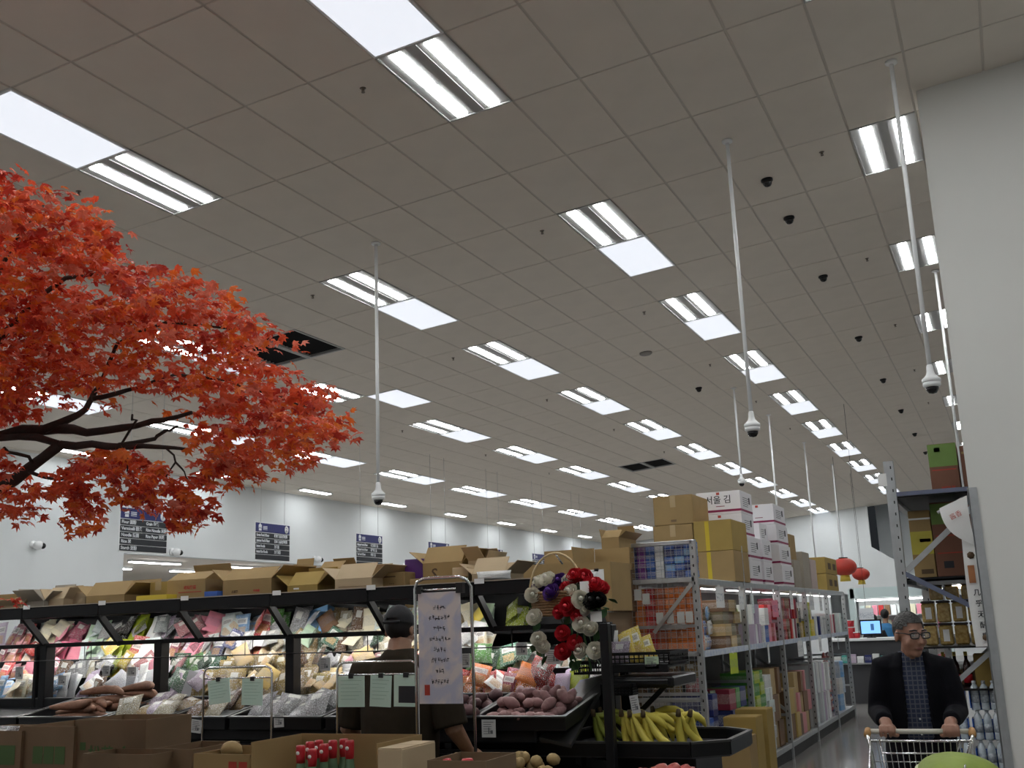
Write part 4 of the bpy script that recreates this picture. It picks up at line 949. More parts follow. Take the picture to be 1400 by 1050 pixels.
pts, rad = banana_pts(); ban_me = {m_.name: MB().tube(pts, rad, 6).mesh('banana', m_) for m_ in (M_ban, M_bang)}
stem_me = MB().lathe([(0, -.012), (.017, -.01), (.012, .03), (0, .032)], 7).mesh('stem', M_stem)
def bunch(x, y, z, n, rz, tilt, m_, label):
    t = thing('banana_bunch', label, 'fruit', (x, y, z), (tilt, 0, rz), 'bunches of bananas'); obj('stem', stem_me, t)
    for k in range(n):
        a = (k-(n-1)/2)*.52; obj('banana', ban_me[m_.name], t, (.012*math.sin(a), .006, 0), (rr(-.1, .1)-.12, a*.9+rr(-.05, .05), math.pi/2+a), scale=rr(1.1, 1.3))
for i, (px_, py_, Y, n, rz, tl, m_) in enumerate(((812, 993, 6.3, 5, .3, .2, M_bang), (822, 988, 6.45, 5, -.2, .3, M_bang), (850, 985, 6.3, 5, .2, .2, M_ban), (862, 992, 6.25, 5, -.3, .2, M_ban), (880, 990, 6.25, 5, .1, .15, M_ban), (893, 977, 6.5, 6, -.1, .25, M_ban), (868, 984, 6.55, 4, .5, .3, M_ban), (928, 984, 6.3, 5, .5, .3, M_ban), (944, 987, 6.3, 4, .8, .5, M_ban))):
    p = atY(px_, py_, Y); bunch(p.x, p.y, max(1.12, p.z), n, rz, tl, m_, f'bunch of {"greenish" if m_ is M_bang else "yellow"} bananas, {nth(i)} from the left on the black stand')
def crate(label, x0, x1, y0, y1, z0, z1, step=.03, rz=0):
    w, d, h = (x1-x0)/2, (y1-y0)/2, z1-z0
    t = thing('plastic_crate', label, 'crate', ((x0+x1)/2, (y0+y1)/2, z0), rz, 'black perforated plastic crates')
    part('base', MB().box(-w, w, -d, d, 0, .008), M_blackplastic, t)
    for (p, q, L) in (((-w, -d), (w, -d), 2*w), ((-w, d), (w, d), 2*w), ((-w, -d), (-w, d), 2*d), ((w, -d), (w, d), 2*d)):
        m_ = MB(); n = int(L/step)
        for z in [0.01+(h-.02)*k/max(2, int(h/step)) for k in range(max(2, int(h/step))+1)]: m_.bar((*p, z), (*q, z), .005, .008)
        m_.bar((*p, h-.008), (*q, h-.008), .012, .018)
        for k in range(n+1): m_.bar((p[0]+(q[0]-p[0])*k/n, p[1]+(q[1]-p[1])*k/n, 0), (p[0]+(q[0]-p[0])*k/n, p[1]+(q[1]-p[1])*k/n, h), .006, .005)
        part('lattice_wall', m_, M_blackplastic, t)
    return t
es = thing('end_shelf', 'black end shelf unit carrying the crate of yellow bags', 'shelf', (0, 0, 0))
part('bracket_shelf', MB().rbox(-2.3, -1.9, 6.3, 6.75, 1.385, 1.40, .004).rbox(-2.3, -1.9, 6.29, 6.31, 1.36, 1.41, .004), M_blackplastic, es)
part('lower_tray', MB().rbox(-2.28, -1.87, 6.28, 6.78, 1.27, 1.335, .01).rbox(-2.25, -1.9, 6.26, 6.29, 1.285, 1.32, .006), M_blackplastic, es)
part('support_arm', MB().bar((-2.34, 6.7, 1.0), (-2.0, 6.7, 1.3), .02, .03).bar((-2.34, 6.7, 1.25), (-2.3, 6.7, 1.4), .02, .03).box(-2.36, -2.3, 6.74, 6.8, 0, 1.45), M_black, es)
crate('black perforated crate holding yellow snack bags', -2.3, -1.9, 6.32, 6.72, 1.402, 1.475)
crate('small black perforated crate below the yellow bags', -2.29, -2.1, 6.2, 6.3, 1.235, 1.3, .02)
crate('black perforated crate under the hanging roses', -2.6, -2.4, 6.56, 6.7, 1.34, 1.42)
for i, (px_, py_, c_, kd, w, h) in enumerate(((852, 898, 'lilac', 'clear', .13, .13), (866, 895, 'yellow', 'bag', .1, .2), (878, 897, 'yellow', 'bag', .12, .22), (889, 899, 'yellow', 'bag', .12, .16), (838, 893, 'white', 'pale', .06, .2))):
    p = atY(px_, py_, 6.5); good(kd, (p.x, 6.42+.02*i, 1.415), w, h, .05, c_, f'{WORDS[c_]} {SHAPE[kd]} standing in the end crate, {nth(i)} counted', 'bags in the end crate', lean=.3, rz=rr(-.2, .2), roll=-.35 if c_ == 'yellow' else 0)
ticket(891, 906, 6.29, .085, .07, 'pale green price card on the crate of yellow bags', m=mat('card_green', (.52, .66, .47), .6))
ticket(868, 963, 6.1, .05, .1, 'tall white price card below the small crate', -.15)
# ================================================================ BELOW THE DECK: crates, potatoes, apples
crate('black perforated crate under the deck left of centre', -4.95, -4.35, 5.62, 5.95, .82, .97, .035)
crate('black perforated crate under the deck below the mint cards', -4.3, -3.75, 5.62, 5.95, .82, .97, .035)
crate('black perforated crate under the sweet potatoes', -3.3, -2.7, 5.75, 5.95, .86, .95, .03)
lowd = thing('low_display', 'low black display base in front of the gondola', 'display stand', (0, 0, 0))
part('base_box', MB().rbox(-6.6, -2.45, 5.4, 5.94, 0, .80, .01), M_blackplastic, lowd)
part('front_lip', MB().rbox(-6.6, -2.45, 5.36, 5.40, .74, .86, .008), M_black, lowd)
M_pot = mat('potato_skin', (.42, .30, .13), .75, noise=(20, .5), bump=(60, .2))
pot_me = [MB().ball((0, 0, 0), (.042, .034, .032), 9, 6).mesh('potato', M_pot), MB().ball((0, 0, 0), (.036, .036, .034), 9, 6).mesh('potato', M_pot)]
for i in range(44):
    x = -3.0+.62*((i*.618) % 1); y = 5.48+.1*(i % 4)+rr(-.02, .02); lv = i//16
    tag(obj('potato', pot_me[i % 2], None, (x, y, .835+.05*lv), (rr(-1, 1), rr(-1, 1), rr(-3, 3))), f'yellow brown potato at the gondola foot, {("bottom", "middle", "top")[lv]} layer of the heap', 'vegetable', 'potatoes at the foot of the gondola')
ab = thing('apple_bin', 'dark faceted apple bin at the bottom edge', 'bin', (atY(905, 1045, 5.2).x, 5.3, 0))
part('bin_body', MB().lathe([(0, 0), (.26, 0), (.36, .90), (.33, .90), (.28, .8), (0, .8)], 8, smooth=False), mat('bin_maroon', (.05, .02, .025), .4), ab)
M_app = mat('apple_red', (.42, .03, .04), .35, noise=(8, .5, (.55, .25, .15)))
app_me = MB().lathe([(0, .026), (.012, .034), (.03, .03), (.039, .008), (.036, -.016), (.02, -.034), (0, -.03)][::-1], 10).mesh('apple', M_app)
for i in range(22):
    a = i*2.4; R = .055*math.sqrt(i+.3)
    tag(obj('apple', app_me, None, (ab.location.x+R*math.cos(a), 5.3+R*math.sin(a), .945-.22*R), (rr(-.5, .5), rr(-.5, .5), 0)), f'red apple in the dark bin, {"middle" if i < 6 else "rim"} of the heap', 'fruit', 'apples in the bin')
# ================================================================ CARD AND POSTER STANDS
M_mint = mat('card_mint', (.60, .80, .69), .5); M_clip = mat('clip_black', (.015, .015, .015), .4)
def card_stand(label, x0, x1, Y, ztop, cards, zbar):
    t = thing('card_stand', label, 'sign stand', ((x0+x1)/2, Y, 0), 0); w = (x1-x0)/2; r = .04
    P = [(-w, 0, .01), (-w, 0, ztop-r), (-w+r*.3, 0, ztop-r*.3), (-w+r, 0, ztop), (w-r, 0, ztop), (w-r*.3, 0, ztop-r*.3), (w, 0, ztop-r), (w, 0, .01)]
    part('frame', MB().tube(P, .0065, 7), M_chrome, t); part('cross_bar', MB().tube([(-w, 0, zbar), (w, 0, zbar)], .004, 6), M_chrome, t)
    part('foot', MB().box(-w-.01, -w+.02, -.18, .18, 0, .012), M_chrome, t); part('foot', MB().box(w-.02, w+.01, -.18, .18, 0, .012), M_chrome, t)
    for (cx, cw, ch, tl, black) in cards:
        M = Matrix.Translation((cx, -.012, zbar-.005)) @ Matrix.Rotation(tl, 4, 'Y')
        c = part('mint_card', MB().box(-cw/2, cw/2, -.002, .002, -ch, 0, M=M), M_mint, t)
        m_ = MB()
        if black: m_.box(-cw*.3, cw*.42, -.0026, -.002, -ch*.88, -ch*.35, M=M)
        else:
            for q in range(6): m_.box(-cw*.4, cw*(.4-.1*(q % 3)), -.0026, -.002, -ch*(.15+.12*q)-.0012, -ch*(.15+.12*q)+.0012, M=M)
        part('print_block', m_, M_ink if black else mat('pale_green_print', (.33, .55, .44), .6), c)
        part('clip', MB().box(-.014, .014, -.006, .006, -.012, .012, M=M), M_clip, t)
    return t
def wz(x, y, Y): p = atY(x, y, Y); return p.x, p.z
Y3 = 4.9
xl, zt_ = wz(461, 906, Y3); xr, _ = wz(571, 907, Y3); _, zb_ = wz(515, 922, Y3)
kx = lambda x, Y=Y3: atY(x, 940, Y).x-(xl+xr)/2
card_stand('chrome card stand with three mint green cards in front of the man', xl, xr, Y3, zt_, [(kx(482), .16, .155, 0, 0), (kx(523), .125, .155, .05, 0), (kx(557), .14, .155, .02, 1)], zb_)
Y4 = 5.3
xl, zt_ = wz(279, 913, Y4); xr, _ = wz(372, 913, Y4); _, zb_ = wz(325, 927, Y4)
kx = lambda x, Y=Y4: atY(x, 940, Y).x-(xl+xr)/2
card_stand('chrome card stand with two mint green cards left of centre', xl, xr, Y4, zt_, [(kx(300), .16, .14, -.12, 0), (kx(347), .15, .15, .02, 0)], zb_)
# poster stand
YP = 4.8
xl, zt_ = wz(567, 792, YP); xr, _ = wz(640, 794, YP)
ps = thing('poster_stand', 'tall chrome stand with a pale blue hand lettered poster', 'sign stand', (xl, YP, 0))
W_ = xr-xl
part('frame', MB().tube([(0, 0, .01), (0, 0, zt_-.05), (.012, 0, zt_-.015), (.05, 0, zt_), (W_-.05, 0, zt_), (W_-.012, 0, zt_-.015), (W_, .03, zt_-.05), (W_, .03, .01)], .008, 8), M_chrome, ps)
part('foot', MB().box(-.02, .02, -.2, .2, 0, .014), M_chrome, ps); part('foot', MB().box(W_-.02, W_+.02, -.17, .23, 0, .014), M_chrome, ps)
m_ = bpy.data.materials.new('poster_paper'); m_.use_nodes = True; n = m_.node_tree.nodes; l = m_.node_tree.links
tc = n.new('ShaderNodeTexCoord'); ns = n.new('ShaderNodeTexNoise'); ns.inputs['Scale'].default_value = 7; ns.inputs['Detail'].default_value = 5; ns.inputs['Distortion'].default_value = 1.2; l.new(tc.outputs['Object'], ns.inputs['Vector'])
cr = n.new('ShaderNodeValToRGB'); cr.color_ramp.elements[0].position = .42; cr.color_ramp.elements[0].color = (.50, .51, .62, 1); cr.color_ramp.elements[1].position = .6; cr.color_ramp.elements[1].color = (.70, .63, .61, 1)
l.new(ns.outputs['Fac'], cr.inputs[0]); l.new(cr.outputs[0], n['Principled BSDF'].inputs['Base Color']); n['Principled BSDF'].inputs['Roughness'].default_value = .35; MATS['poster_paper'] = m_
xp0, zp1 = wz(572, 811, YP); xp1, _ = wz(630, 809, YP); _, zp0 = wz(604, 962, YP)
pm = Matrix.Translation(((xp0+xp1)/2-xl, -.005, 0)) @ Matrix.Rotation(-.02, 4, 'Z'); pw = (xp1-xp0)/2
po = part('poster', MB().box(-pw, pw, -.003, .003, zp0, zp1, M=pm), m_, ps)
part('hanger_rod', MB().tube([pm @ Vector((-pw, 0, zp1+.012)), pm @ Vector((pw, 0, zp1+.012))], .005, 6), M_chrome, ps)
part('clip', MB().box(-pw-.005, -pw+.02, -.01, .01, zp1-.005, zp1+.03, M=pm), M_clip, ps); part('clip', MB().box(pw-.02, pw+.02, -.01, .015, zp1-.01, zp1+.04, M=pm), M_clip, ps)
bk = MB(); rnd = random.Random(4)
for ln, cnt in enumerate((4, 7, 4, 7, 4, 6, 3, 6)):
    zc_ = zp1-.075-ln*(zp1-zp0)*.095
    for q in range(cnt):
        cx = (q-(cnt-1)/2)*.017
        for s_ in range(5):
            x_ = cx+rnd.uniform(-.005, .005); z_2 = zc_+rnd.uniform(-.008, .008)
            hw, hh = (.0055, .0011) if rnd.random() < .55 else (.0011, .0065)
            bk.box(x_-hw, x_+hw, -.0038, -.003, z_2-hh, z_2+hh, M=pm)
part('brush_lettering', bk, M_ink, po)
part('red_seal', MB().box(-pw+.03, -pw+.06, -.0038, -.003, zp0+.04, zp0+.09, M=pm), M_redink, po)
# ================================================================ FOREGROUND CARTONS
tb = thing('display_table', 'low dark table under the foreground cartons', 'table', (-3.6, 4.55, 0))
part('table_top', MB().rbox(-2.1, 2.2, -.45, .5, .66, .70, .006), M_blackplastic, tb)
for sx_ in (-2.0, 2.1):
    for sy_ in (-.38, .43): part('leg', MB().rbox(sx_-.03, sx_+.03, sy_-.03, sy_+.03, 0, .66, .004), M_black, tb)
def fore(x0, x1, yt, Y, d, label, **k): return cpx(x0, x1, yt, Y, d, label, zb=.70, grp='foreground cartons', **k)
fore(104, 200, 984, 4.42, .34, 'wide tan carton with green sketch print in the left foreground', flaps=(None, None, None, None), m=2, prints=(('松花', .16, -.12, .68, 'f', M_greenink), ((.04, .035), 0, -.38, .76, 'f', M_greenink), ('◖', .1, .2, .72, 'f', M_greenink)), z_in=.42)
fore(31, 102, 993, 4.40, .36, 'tan carton with green lettered blocks in the left foreground', flaps=(None, None, None, None), m=2, prints=(((.095, .085), 0, -.17, .72, 'f', M_greenink), ((.095, .085), 0, .04, .72, 'f', M_greenink), ((.095, .085), 0, .25, .72, 'f', M_greenink), ('VHE', .16, .04, .72, 'f', M_cart[2]), ((.35, .012), 0, .1, .45, 'f', M_brownink), ((.3, .012), 0, .05, .35, 'f', M_brownink)))
fore(-60, 30, 999, 4.38, .36, 'tan carton cut by the left edge of the picture', flaps=(None, None, None, None), m=2, prints=(((.12, .1), 0, .3, .75, 'f', M_greenink), ((.2, .16), 0, .25, .3, 'f', M_greenink)))
fore(113, 206, 1031, 4.15, .22, 'low brown carton in front of the sketch print carton', m=2, flaps=(None, None, None, None), prints=(('━━━ ◆ ━━', .1, 0, .8, 'f', M_brownink),), z_in=.3)
fore(208, 263, 1024, 4.3, .36, 'brown carton with dark square lettering', m=2, flaps=(None, None, None, None), prints=(('■■■■', .16, .05, .72, 'f', M_brownink),), z_in=.3)
fore(265, 342, 1031, 4.25, .36, 'pale tan carton with red fragile symbols', m=0, flaps=(None, None, None, None), prints=(((.07, .12), 0, .2, .8, 'f', M_redink), ((.07, .12), 0, .38, .8, 'f', M_redink), ((.05, .07), 0, .38, .78, 'f', M_cart[0])), z_in=.35)
tag(obj('potato', pot_me[0], None, (atY(317, 1024, 4.45).x, 4.45, atY(317, 1024, 4.45).z-.005), (.3, .2, .4), scale=1.35), 'single pale potato on top of the fragile symbol carton', 'vegetable')
sup = thing('plastic_crate', 'dark crate inside the fragile symbol carton under the single potato', 'crate', (atY(317, 1024, 4.45).x, 4.45, 1.05)); part('base', MB().box(-.15, .15, -.1, .1, -.3, atY(317, 1024, 4.45).z-1.05-.04), M_blackplastic, sup)
cb = fore(342, 515, 1016, 4.2, .40, 'long tan carton holding red topped bottles', m=0, flaps=(None, None, None, None), z_in=.05, front_h=.6)
M_glassg = mat('bottle_green_glass', (.12, .20, .11), .08, spec=.6); M_redlab = mat('bottle_red_label', (.5, .02, .03), .35)
bl = MB().lathe([(0, 0), (.034, 0), (.036, .02), (.036, .2), (.033, .25), (.02, .3), (.0165, .34), (.0165, .36), (0, .36)], 12)
bot = [bl.mesh('glass', M_glassg), MB().lathe([(.0172, .315), (.0195, .36), (.0195, .395), (.017, .405), (0, .405)], 12).mesh('cap', M_redlab), MB().lathe([(0, .001), (.009, .001), (.009, 0)], 10, M=frame_m((0, -.0198, .372), (1, 0, 0), (0, 0, 1))).mesh('emblem', M_paper)]
for i, (x, y) in enumerate(((411, 1019), (424, 1014), (427, 1024), (436, 1012), (443, 1017), (455, 1012), (478, 1012), (470, 1010))):
    Yb = (4.32, 4.4, 4.3, 4.48, 4.38, 4.46, 4.4, 4.5)[i]; p = atY(x, y, Yb)
    t = thing('glass_bottle', f'green glass bottle with red cap seal in the long carton, {nth(i)} from the left', 'bottle', (p.x, p.y, .752), 0, 'red topped bottles'); sc_ = (p.z-.752)/.405; t.scale = (1.1, 1.1, sc_)
    for me_, nm in zip(bot, ('glass', 'cap', 'emblem')): obj(nm, me_, t)
fore(516, 549, 1024, 4.15, .3, 'small tan carton with purple mark beside the blue bottles', m=1, prints=(('◆', .15, .25, .72, 'f', mat('purple_print', (.08, .03, .2), .6)),))
M_bluepet = mat('blue_bottle', (.03, .10, .32), .15, spec=.6); M_capb = mat('blue_cap', (.02, .05, .3), .3)
bb = [MB().lathe([(0, 0), (.034, 0), (.034, .24), (.03, .27), (.014, .3), (.014, .31), (0, .31)], 12).mesh('bottle_body', M_bluepet), MB().lathe([(.016, .305), (.016, .335), (0, .335)], 12).mesh('cap', M_capb), MB().lathe([(.0347, .08), (.0347, .2)], 12).mesh('label_band', M_white)]
for i, (x, y) in enumerate(((554, 1020), (562, 1017), (571, 1019), (542, 1016), (528, 1017))):
    Yb = 4.3+.05*i; p = atY(x, y, Yb); t = thing('plastic_bottle', f'blue plastic bottle by the poster stand foot, {nth(i)} counted', 'bottle', (p.x, p.y, .702), 0, 'blue bottles'); t.scale = (1, 1, (p.z-.702)/.335)
    for me_, nm in zip(bb, ('bottle_body', 'cap', 'label_band')): obj(nm, me_, t)
cb2 = fore(584, 664, 1040, 4.15, .3, 'tan carton with two red caps at the bottom centre', m=2, flaps=(None, None, None, None), z_in=.1)
for i, x in enumerate((609, 639)):
    p = atY(x, 1037, 4.3); t = thing('glass_bottle', f'red capped bottle at the bottom centre, {"left" if i == 0 else "right"} of the two', 'bottle', (p.x, p.y, .75), 0, 'red topped bottles'); t.scale = (1.3, 1.3, (p.z-.75)/.405)
    for me_, nm in zip(bot, ('glass', 'cap', 'emblem')): obj(nm, me_, t)
# silver foil bag in the left carton
fbx = atY(12, 996, 4.5); good('clear', (fbx.x, 4.45, fbx.z-.12), .22, .14, .12, 'silver', 'crinkled silver foil bag in the carton at the left edge', 'foil bags', lean=.2)
# ================================================================ FRONT END POST OF THE GONDOLA, TAGS ON THE CANOPY EDGE
fp = atY(832, 950, 6.0)
part('end_post', MB().rbox(fp.x-.026, fp.x+.026, 5.97, 6.03, 0, 1.655, .005), M_black, gon)
part('end_arm', MB().bar((fp.x, 6.02, 1.63), (-2.35, 6.53, 1.63), .035, .035), M_black, gon)
part('end_arm', MB().bar((fp.x, 6.02, .86), (-2.5, 6.3, .86), .035, .05), M_black, gon)
for i, (x, y) in enumerate(((36, 834), (139, 829), (252, 822), (378, 812), (507, 805), (655, 797))):
    p = atY(x, y, 6.27); tag(part('shelf_tag', MB().box(-.035, .035, 0, .003, -.01, .022), M_paper, None, loc=(p.x, 6.27, 1.94)), f'small white shelf tag clipped on the canopy edge, {nth(i)} from the left', 'sign', 'tags on the canopy edge')
# ================================================================ WIRE CAGE END AND LONG STEEL RACK ALONG THE AISLE
XF, XK, Y0 = -2.65, -3.42, 9.81
rk = thing('steel_rack', 'long galvanised steel rack running down the aisle with a wire cage end', 'shelf rack', (0, 0, 0))
YP_ = [9.81, 11.7, 13.6, 15.45, 17.35, 19.2]
for i, y in enumerate(YP_):
    zt = 2.38 if i == 0 else (2.42 if i == 1 else 2.02)
    for x in (XF, XK):
        part('post', MB().rbox(x-.03, x+.03, y-.025, y+.025, 0, zt, .004), M_galv, rk)
        h_ = MB()
        for k in range(int(zt/.08)): h_.box(x-.006, x+.006, y-.0262, y-.025, .05+.08*k, .075+.08*k)
        part('slot_row', h_, M_dark, rk)['kind'] = 'stuff'
    for z in (.5, 1.0, 1.6): part('side_strut', MB().bar((XF, y, z), (XK, y, z), .02, .03), M_galv, rk)
    if i in (1, 2, 3): part('diagonal_brace', MB().bar((XF-.02, y, .55), (XK, y, 1.15), .02, .035), M_galv, rk)
for i in range(5):
    ya, yb = YP_[i], YP_[i+1]
    for z, hh in ((2.0, .06), (1.345, .055), (.15, .06)):
        for x in (XF, XK): part('beam', MB().rbox(x-.02, x+.02, ya+.025, yb-.025, z-hh/2, z+hh/2, .004), M_galv, rk)
        part('shelf_deck', MB().box(XK, XF, ya+.02, yb-.02, z-.005, z+.015), M_galv, rk)
    part('rear_panel', MB().box(XK-.005, XK+.005, ya+.03, yb-.03, .15, 1.97), mat('rack_back_grey', (.12, .12, .12), .6), rk)
    part('price_rail', MB().box(XF+.02, XF+.026, ya+.05, yb-.05, 1.32, 1.375), mat('price_rail_blue', (.42, .50, .66), .4, noise=(18, .9, (.75, .78, .8))), rk)
    l_ = thing('shelf_light', f'slim strip light under the top beam of rack bay {("one","two","three","four","five")[i]}', 'light', (-2.85, (ya+yb)/2, 1.96), 0, 'strip lights in the long rack')
    part('light_body', MB().box(-.03, .03, -.8, .8, -.0, .012), M_white, l_); part('lamp_strip', MB().box(-.02, .02, -.78, .78, -.008, -.0001), mat('rack_lamp_glow', (1, .98, .95), .4, emit=9), l_)
part('kick_plate', MB().box(XF-.01, XF+.005, 9.85, 19.2, .0, .115), M_black, rk)
for z in (2.02, 1.35, .95, 2.36): part('end_rail', MB().rbox(XK, XF, Y0-.025, Y0+.015, z-.02, z+.02, .003), M_galv, rk)
wm = MB()
for k in range(1, 15): x = XK+(XF-XK)*k/15; wm.tube([(x, Y0-.028, .15), (x, Y0-.028, 2.34)], .0022, 4, cap=False)
for k in range(44): z = .2+.05*k; wm.tube([(XK, Y0-.03, z), (XF, Y0-.03, z)], .0022, 4, cap=False)
part('wire_mesh', wm, M_galv, rk)['kind'] = 'stuff'
part('end_brace', MB().bar((XF-.02, Y0-.05, 1.98), (XK+.36, Y0-.05, 1.55), .012, .035), M_galv, rk)
# goods seen through the cage end
def grid_goods(kind, xs, zs, Y, w, h, d, cols, lab, grp, **k):
    for i, x in enumerate(xs):
        for j, z in enumerate(zs):
            good(kind, (x, Y+rr(-.01, .01), z), w, h, d, cols[(i*3+j*5) % len(cols)], f'{lab}, column {WN[i]}, row {WN[j]} from the bottom', grp, **k)
WN = ('one', 'two', 'three', 'four', 'five', 'six', 'seven', 'eight', 'nine', 'ten', 'eleven', 'twelve')
grid_goods('box', [-3.35+.088*i for i in range(5)], [2.045+.082*j for j in range(4)], 9.95, .084, .078, .16, ('navy', 'purple', 'white', 'navy', 'blue'), 'navy printed packet in the cage top', 'navy packets in the cage')
grid_goods('box', [-2.9+.095*i for i in range(3)], [2.045+.066*j for j in range(5)], 9.95, .092, .062, .16, ('blue', 'sky', 'blue', 'navy'), 'blue packet in the cage top beside the post', 'blue packets in the cage')
grid_goods('box', [-3.32+.1*i for i in range(7)], [1.375+.098*j for j in range(6)], 9.97, .096, .094, .18, ('orange', 'red', 'orange', 'orange', (.55, .12, .04)), 'orange noodle packet behind the wire mesh', 'orange noodle packets')
for i, (x, z) in enumerate(((-3.12, 1.86), (-3.0, 1.68), (-2.9, 1.68), (-2.8, 1.68), (-2.72, 1.68), (-3.2, 1.9))):
    tag(part('price_card', MB().box(-.035, .035, -.001, .001, -.05, .05), mat('card_grey', (.5, .5, .47), .6), None, loc=(x, 9.775, z)), f'small grey price card wired to the cage, {nth(i)} counted', 'sign', 'price cards on the cage')
gr = thing('paper_roll_pack', 'pack of white rolls behind the cage mesh', 'package', (-2.9, 9.86, 1.6))
for q in range(4): part('roll', MB().lathe([(0, -.035), (.028, -.035), (.028, .035), (0, .035)], 10, M=Matrix.Translation((.062*q-.1, -.03, 0)) @ Matrix.Rotation(math.pi/2, 4, 'Y')), M_white, gr)
grid_goods('clear', [-3.3+.17*i for i in range(4)], [.98, 1.13], 9.97, .15, .15, .12, ('brown', 'rose', 'tan', 'brown'), 'clear bag of brown snacks low in the cage', 'bags low in the cage')
grid_goods('box', [-3.33+.13*i for i in range(3)], [.72, .83], 9.97, .12, .1, .2, ('pale', 'grey', 'white'), 'grey ribbed carton low in the cage', 'grey cartons low in the cage')
for i, x in enumerate((-3.25, -2.95)): carton(f'brown carton at the foot of the cage, {"left" if i == 0 else "right"} one', (x, 10.02, .17), (.28, .3, .5), 0, None, 2, None, (((.05, .1), 0, .06, .3, 'f', M_redink),))
# goods along the aisle face: (level z, height, list of (y0, y1, colours, kind, w, h))
L1 = [(9.95, 10.45, ('red', 'rose', 'red'), 'bag', .14, .26), (10.45, 10.95, ('blue', 'white', 'sky'), 'bag', .13, .14), (10.95, 11.6, ('brown', 'tan', (.18, .15, .08)), 'box', .2, .12), (11.8, 12.2, ('green', 'lime'), 'bag', .14, .2), (12.2, 12.75, ('lilac', 'white'), 'plainbox', .18, .22), (12.75, 13.05, ('white', 'blue'), 'box', .14, .2), (13.05, 13.5, ('pink', 'red'), 'box', .15, .22), (13.7, 14.5, ('brown', 'maroon', 'red'), 'box', .2, .13), (14.5, 15.0, ('red', 'white', 'maroon'), 'plainbox', .1, .26), (15.0, 15.35, ('dark', 'tan'), 'box', .14, .2), (15.55, 16.2, ('yellow', 'white', 'lime'), 'box', .16, .24), (16.2, 17.2, ('white', 'navy', 'white', 'silver'), 'plainbox', .09, .28), (17.45, 18.3, ('white', 'rose', 'maroon'), 'plainbox', .1, .3), (18.3, 19.1, ('white', 'pale'), 'plainbox', .1, .32)]
L0 = [(9.95, 10.4, ('navy', 'navy', 'blue'), 'box', .2, .2), (10.4, 10.9, ('lime', 'green', 'mint'), 'bag', .17, .2), (10.9, 11.55, ('maroon', 'green', 'navy'), 'box', .2, .2), (11.8, 12.55, ('green', 'lime'), 'box', .24, .13), (12.55, 12.95, ('white', 'pale', 'white'), 'box', .17, .14), (12.95, 13.5, ('tan', 'brown'), 'plainbox', .25, .3), (13.7, 14.5, ('tan', 'brown', 'noodle'), 'plainbox', .25, .3), (14.5, 15.35, ('brown', 'rose', 'tan'), 'plainbox', .22, .26), (15.55, 16.5, ('white', 'pale', 'silver'), 'plainbox', .12, .42), (16.5, 17.2, ('lilac', 'white'), 'plainbox', .14, .4), (17.45, 18.2, ('red', 'maroon'), 'bag', .2, .13), (18.2, 18.7, ('sky', 'white', 'water'), 'box', .2, .25), (18.7, 19.15, ('rose', 'yellow', 'sky'), 'bag', .16, .2)]
for nm, Z, top, rows in (('upper', 1.365, .56, L1), ('lower', .17, 1.0, L0)):
    for ri, (ya, yb, cols, kind, w, h) in enumerate(rows):
        n = max(1, round((yb-ya)/w)); m_ = max(1, int(top*rr(.92, 1.0)/h)); ww = (yb-ya)/n
        bayn = ('first', 'second', 'third', 'fourth', 'fifth')[min(4, int((ya-9.8)/1.88))]
        for i in range(n):
            for j in range(max(1, (m_ if nm == 'upper' else min(7, m_))-random.choice((0, 0, 0, 1)))):
                cn = cols[(i+j) % len(cols)]; wd_ = WORDS[cn] if isinstance(cn, str) else 'dark brown'
                good(kind, (XF-.19+rr(-.02, .02), ya+(i+.5)*ww, Z+j*h), ww*.96, h*.98, .3 if 'box' in kind else ww*.7, cn, f'{wd_} {SHN[kind]}, {bayn} bay {nm} level, run {WN[ri % 12]}, column {WN[i]} row {WN[j]}', f'goods on the {nm} level of the long rack', rz=math.pi/2+rr(-.12, .12), roll=0 if 'box' in kind else rr(-.12, .12))
for i, (y, h) in enumerate(((10.3, .28), (10.62, .42), (11.1, .45))): carton(f'tan floor carton stacked at the start of the long rack, {nth(i)} one', (-2.42, y-.35, 0), (.3, .3, h+.35), 0, None, 3 if i else 0, None)
carton('white and red printed carton on the floor by the rack', (-2.45, 10.55+.35, 0), (.28, .34, .5), 0, None, MATS['carton_white'], None, (((.1, .04), 0, 0, .3, 'f', M_redink), ((.1, .04), 0, 0, .15, 'f', M_ink)))
# ---- cartons on top of the rack
ZT = 2.032
def top_box(label, x0, x1, y0, y1, z0, h, m=0, tape=None, prints=(), **k): return carton(label, ((x0+x1)/2, (y0+y1)/2, z0), (x1-x0, y1-y0, h), 0, None, m, tape, prints, 'cartons on top of the long rack', **k)
for j in range(3): top_box(f'plain tan carton in the left stack on the rack top, {("lowest", "middle", "top")[j]} of three', -3.5+.02*j, -3.06+.02*j, 11.3, 11.95, ZT+.317*j, .31, 0, M_tape, (((.03, .012), 0, 0, .04, 'f', M_cart[2]),))
for j in range(2): top_box(f'tan carton with yellow tape on the rack top, {("lower", "upper")[j]} of two', -3.03, -2.62, 11.3, 12.0, ZT+.325*j, .32, 3 if j else 0, None, (((.022, .155), 0, -.06, .16, 'f', M_ytape),))
M_wc = mat('carton_glossy_white', (.80, .78, .80), .45); M_mar = mat('maroon_print', (.25, .01, .07), .5)
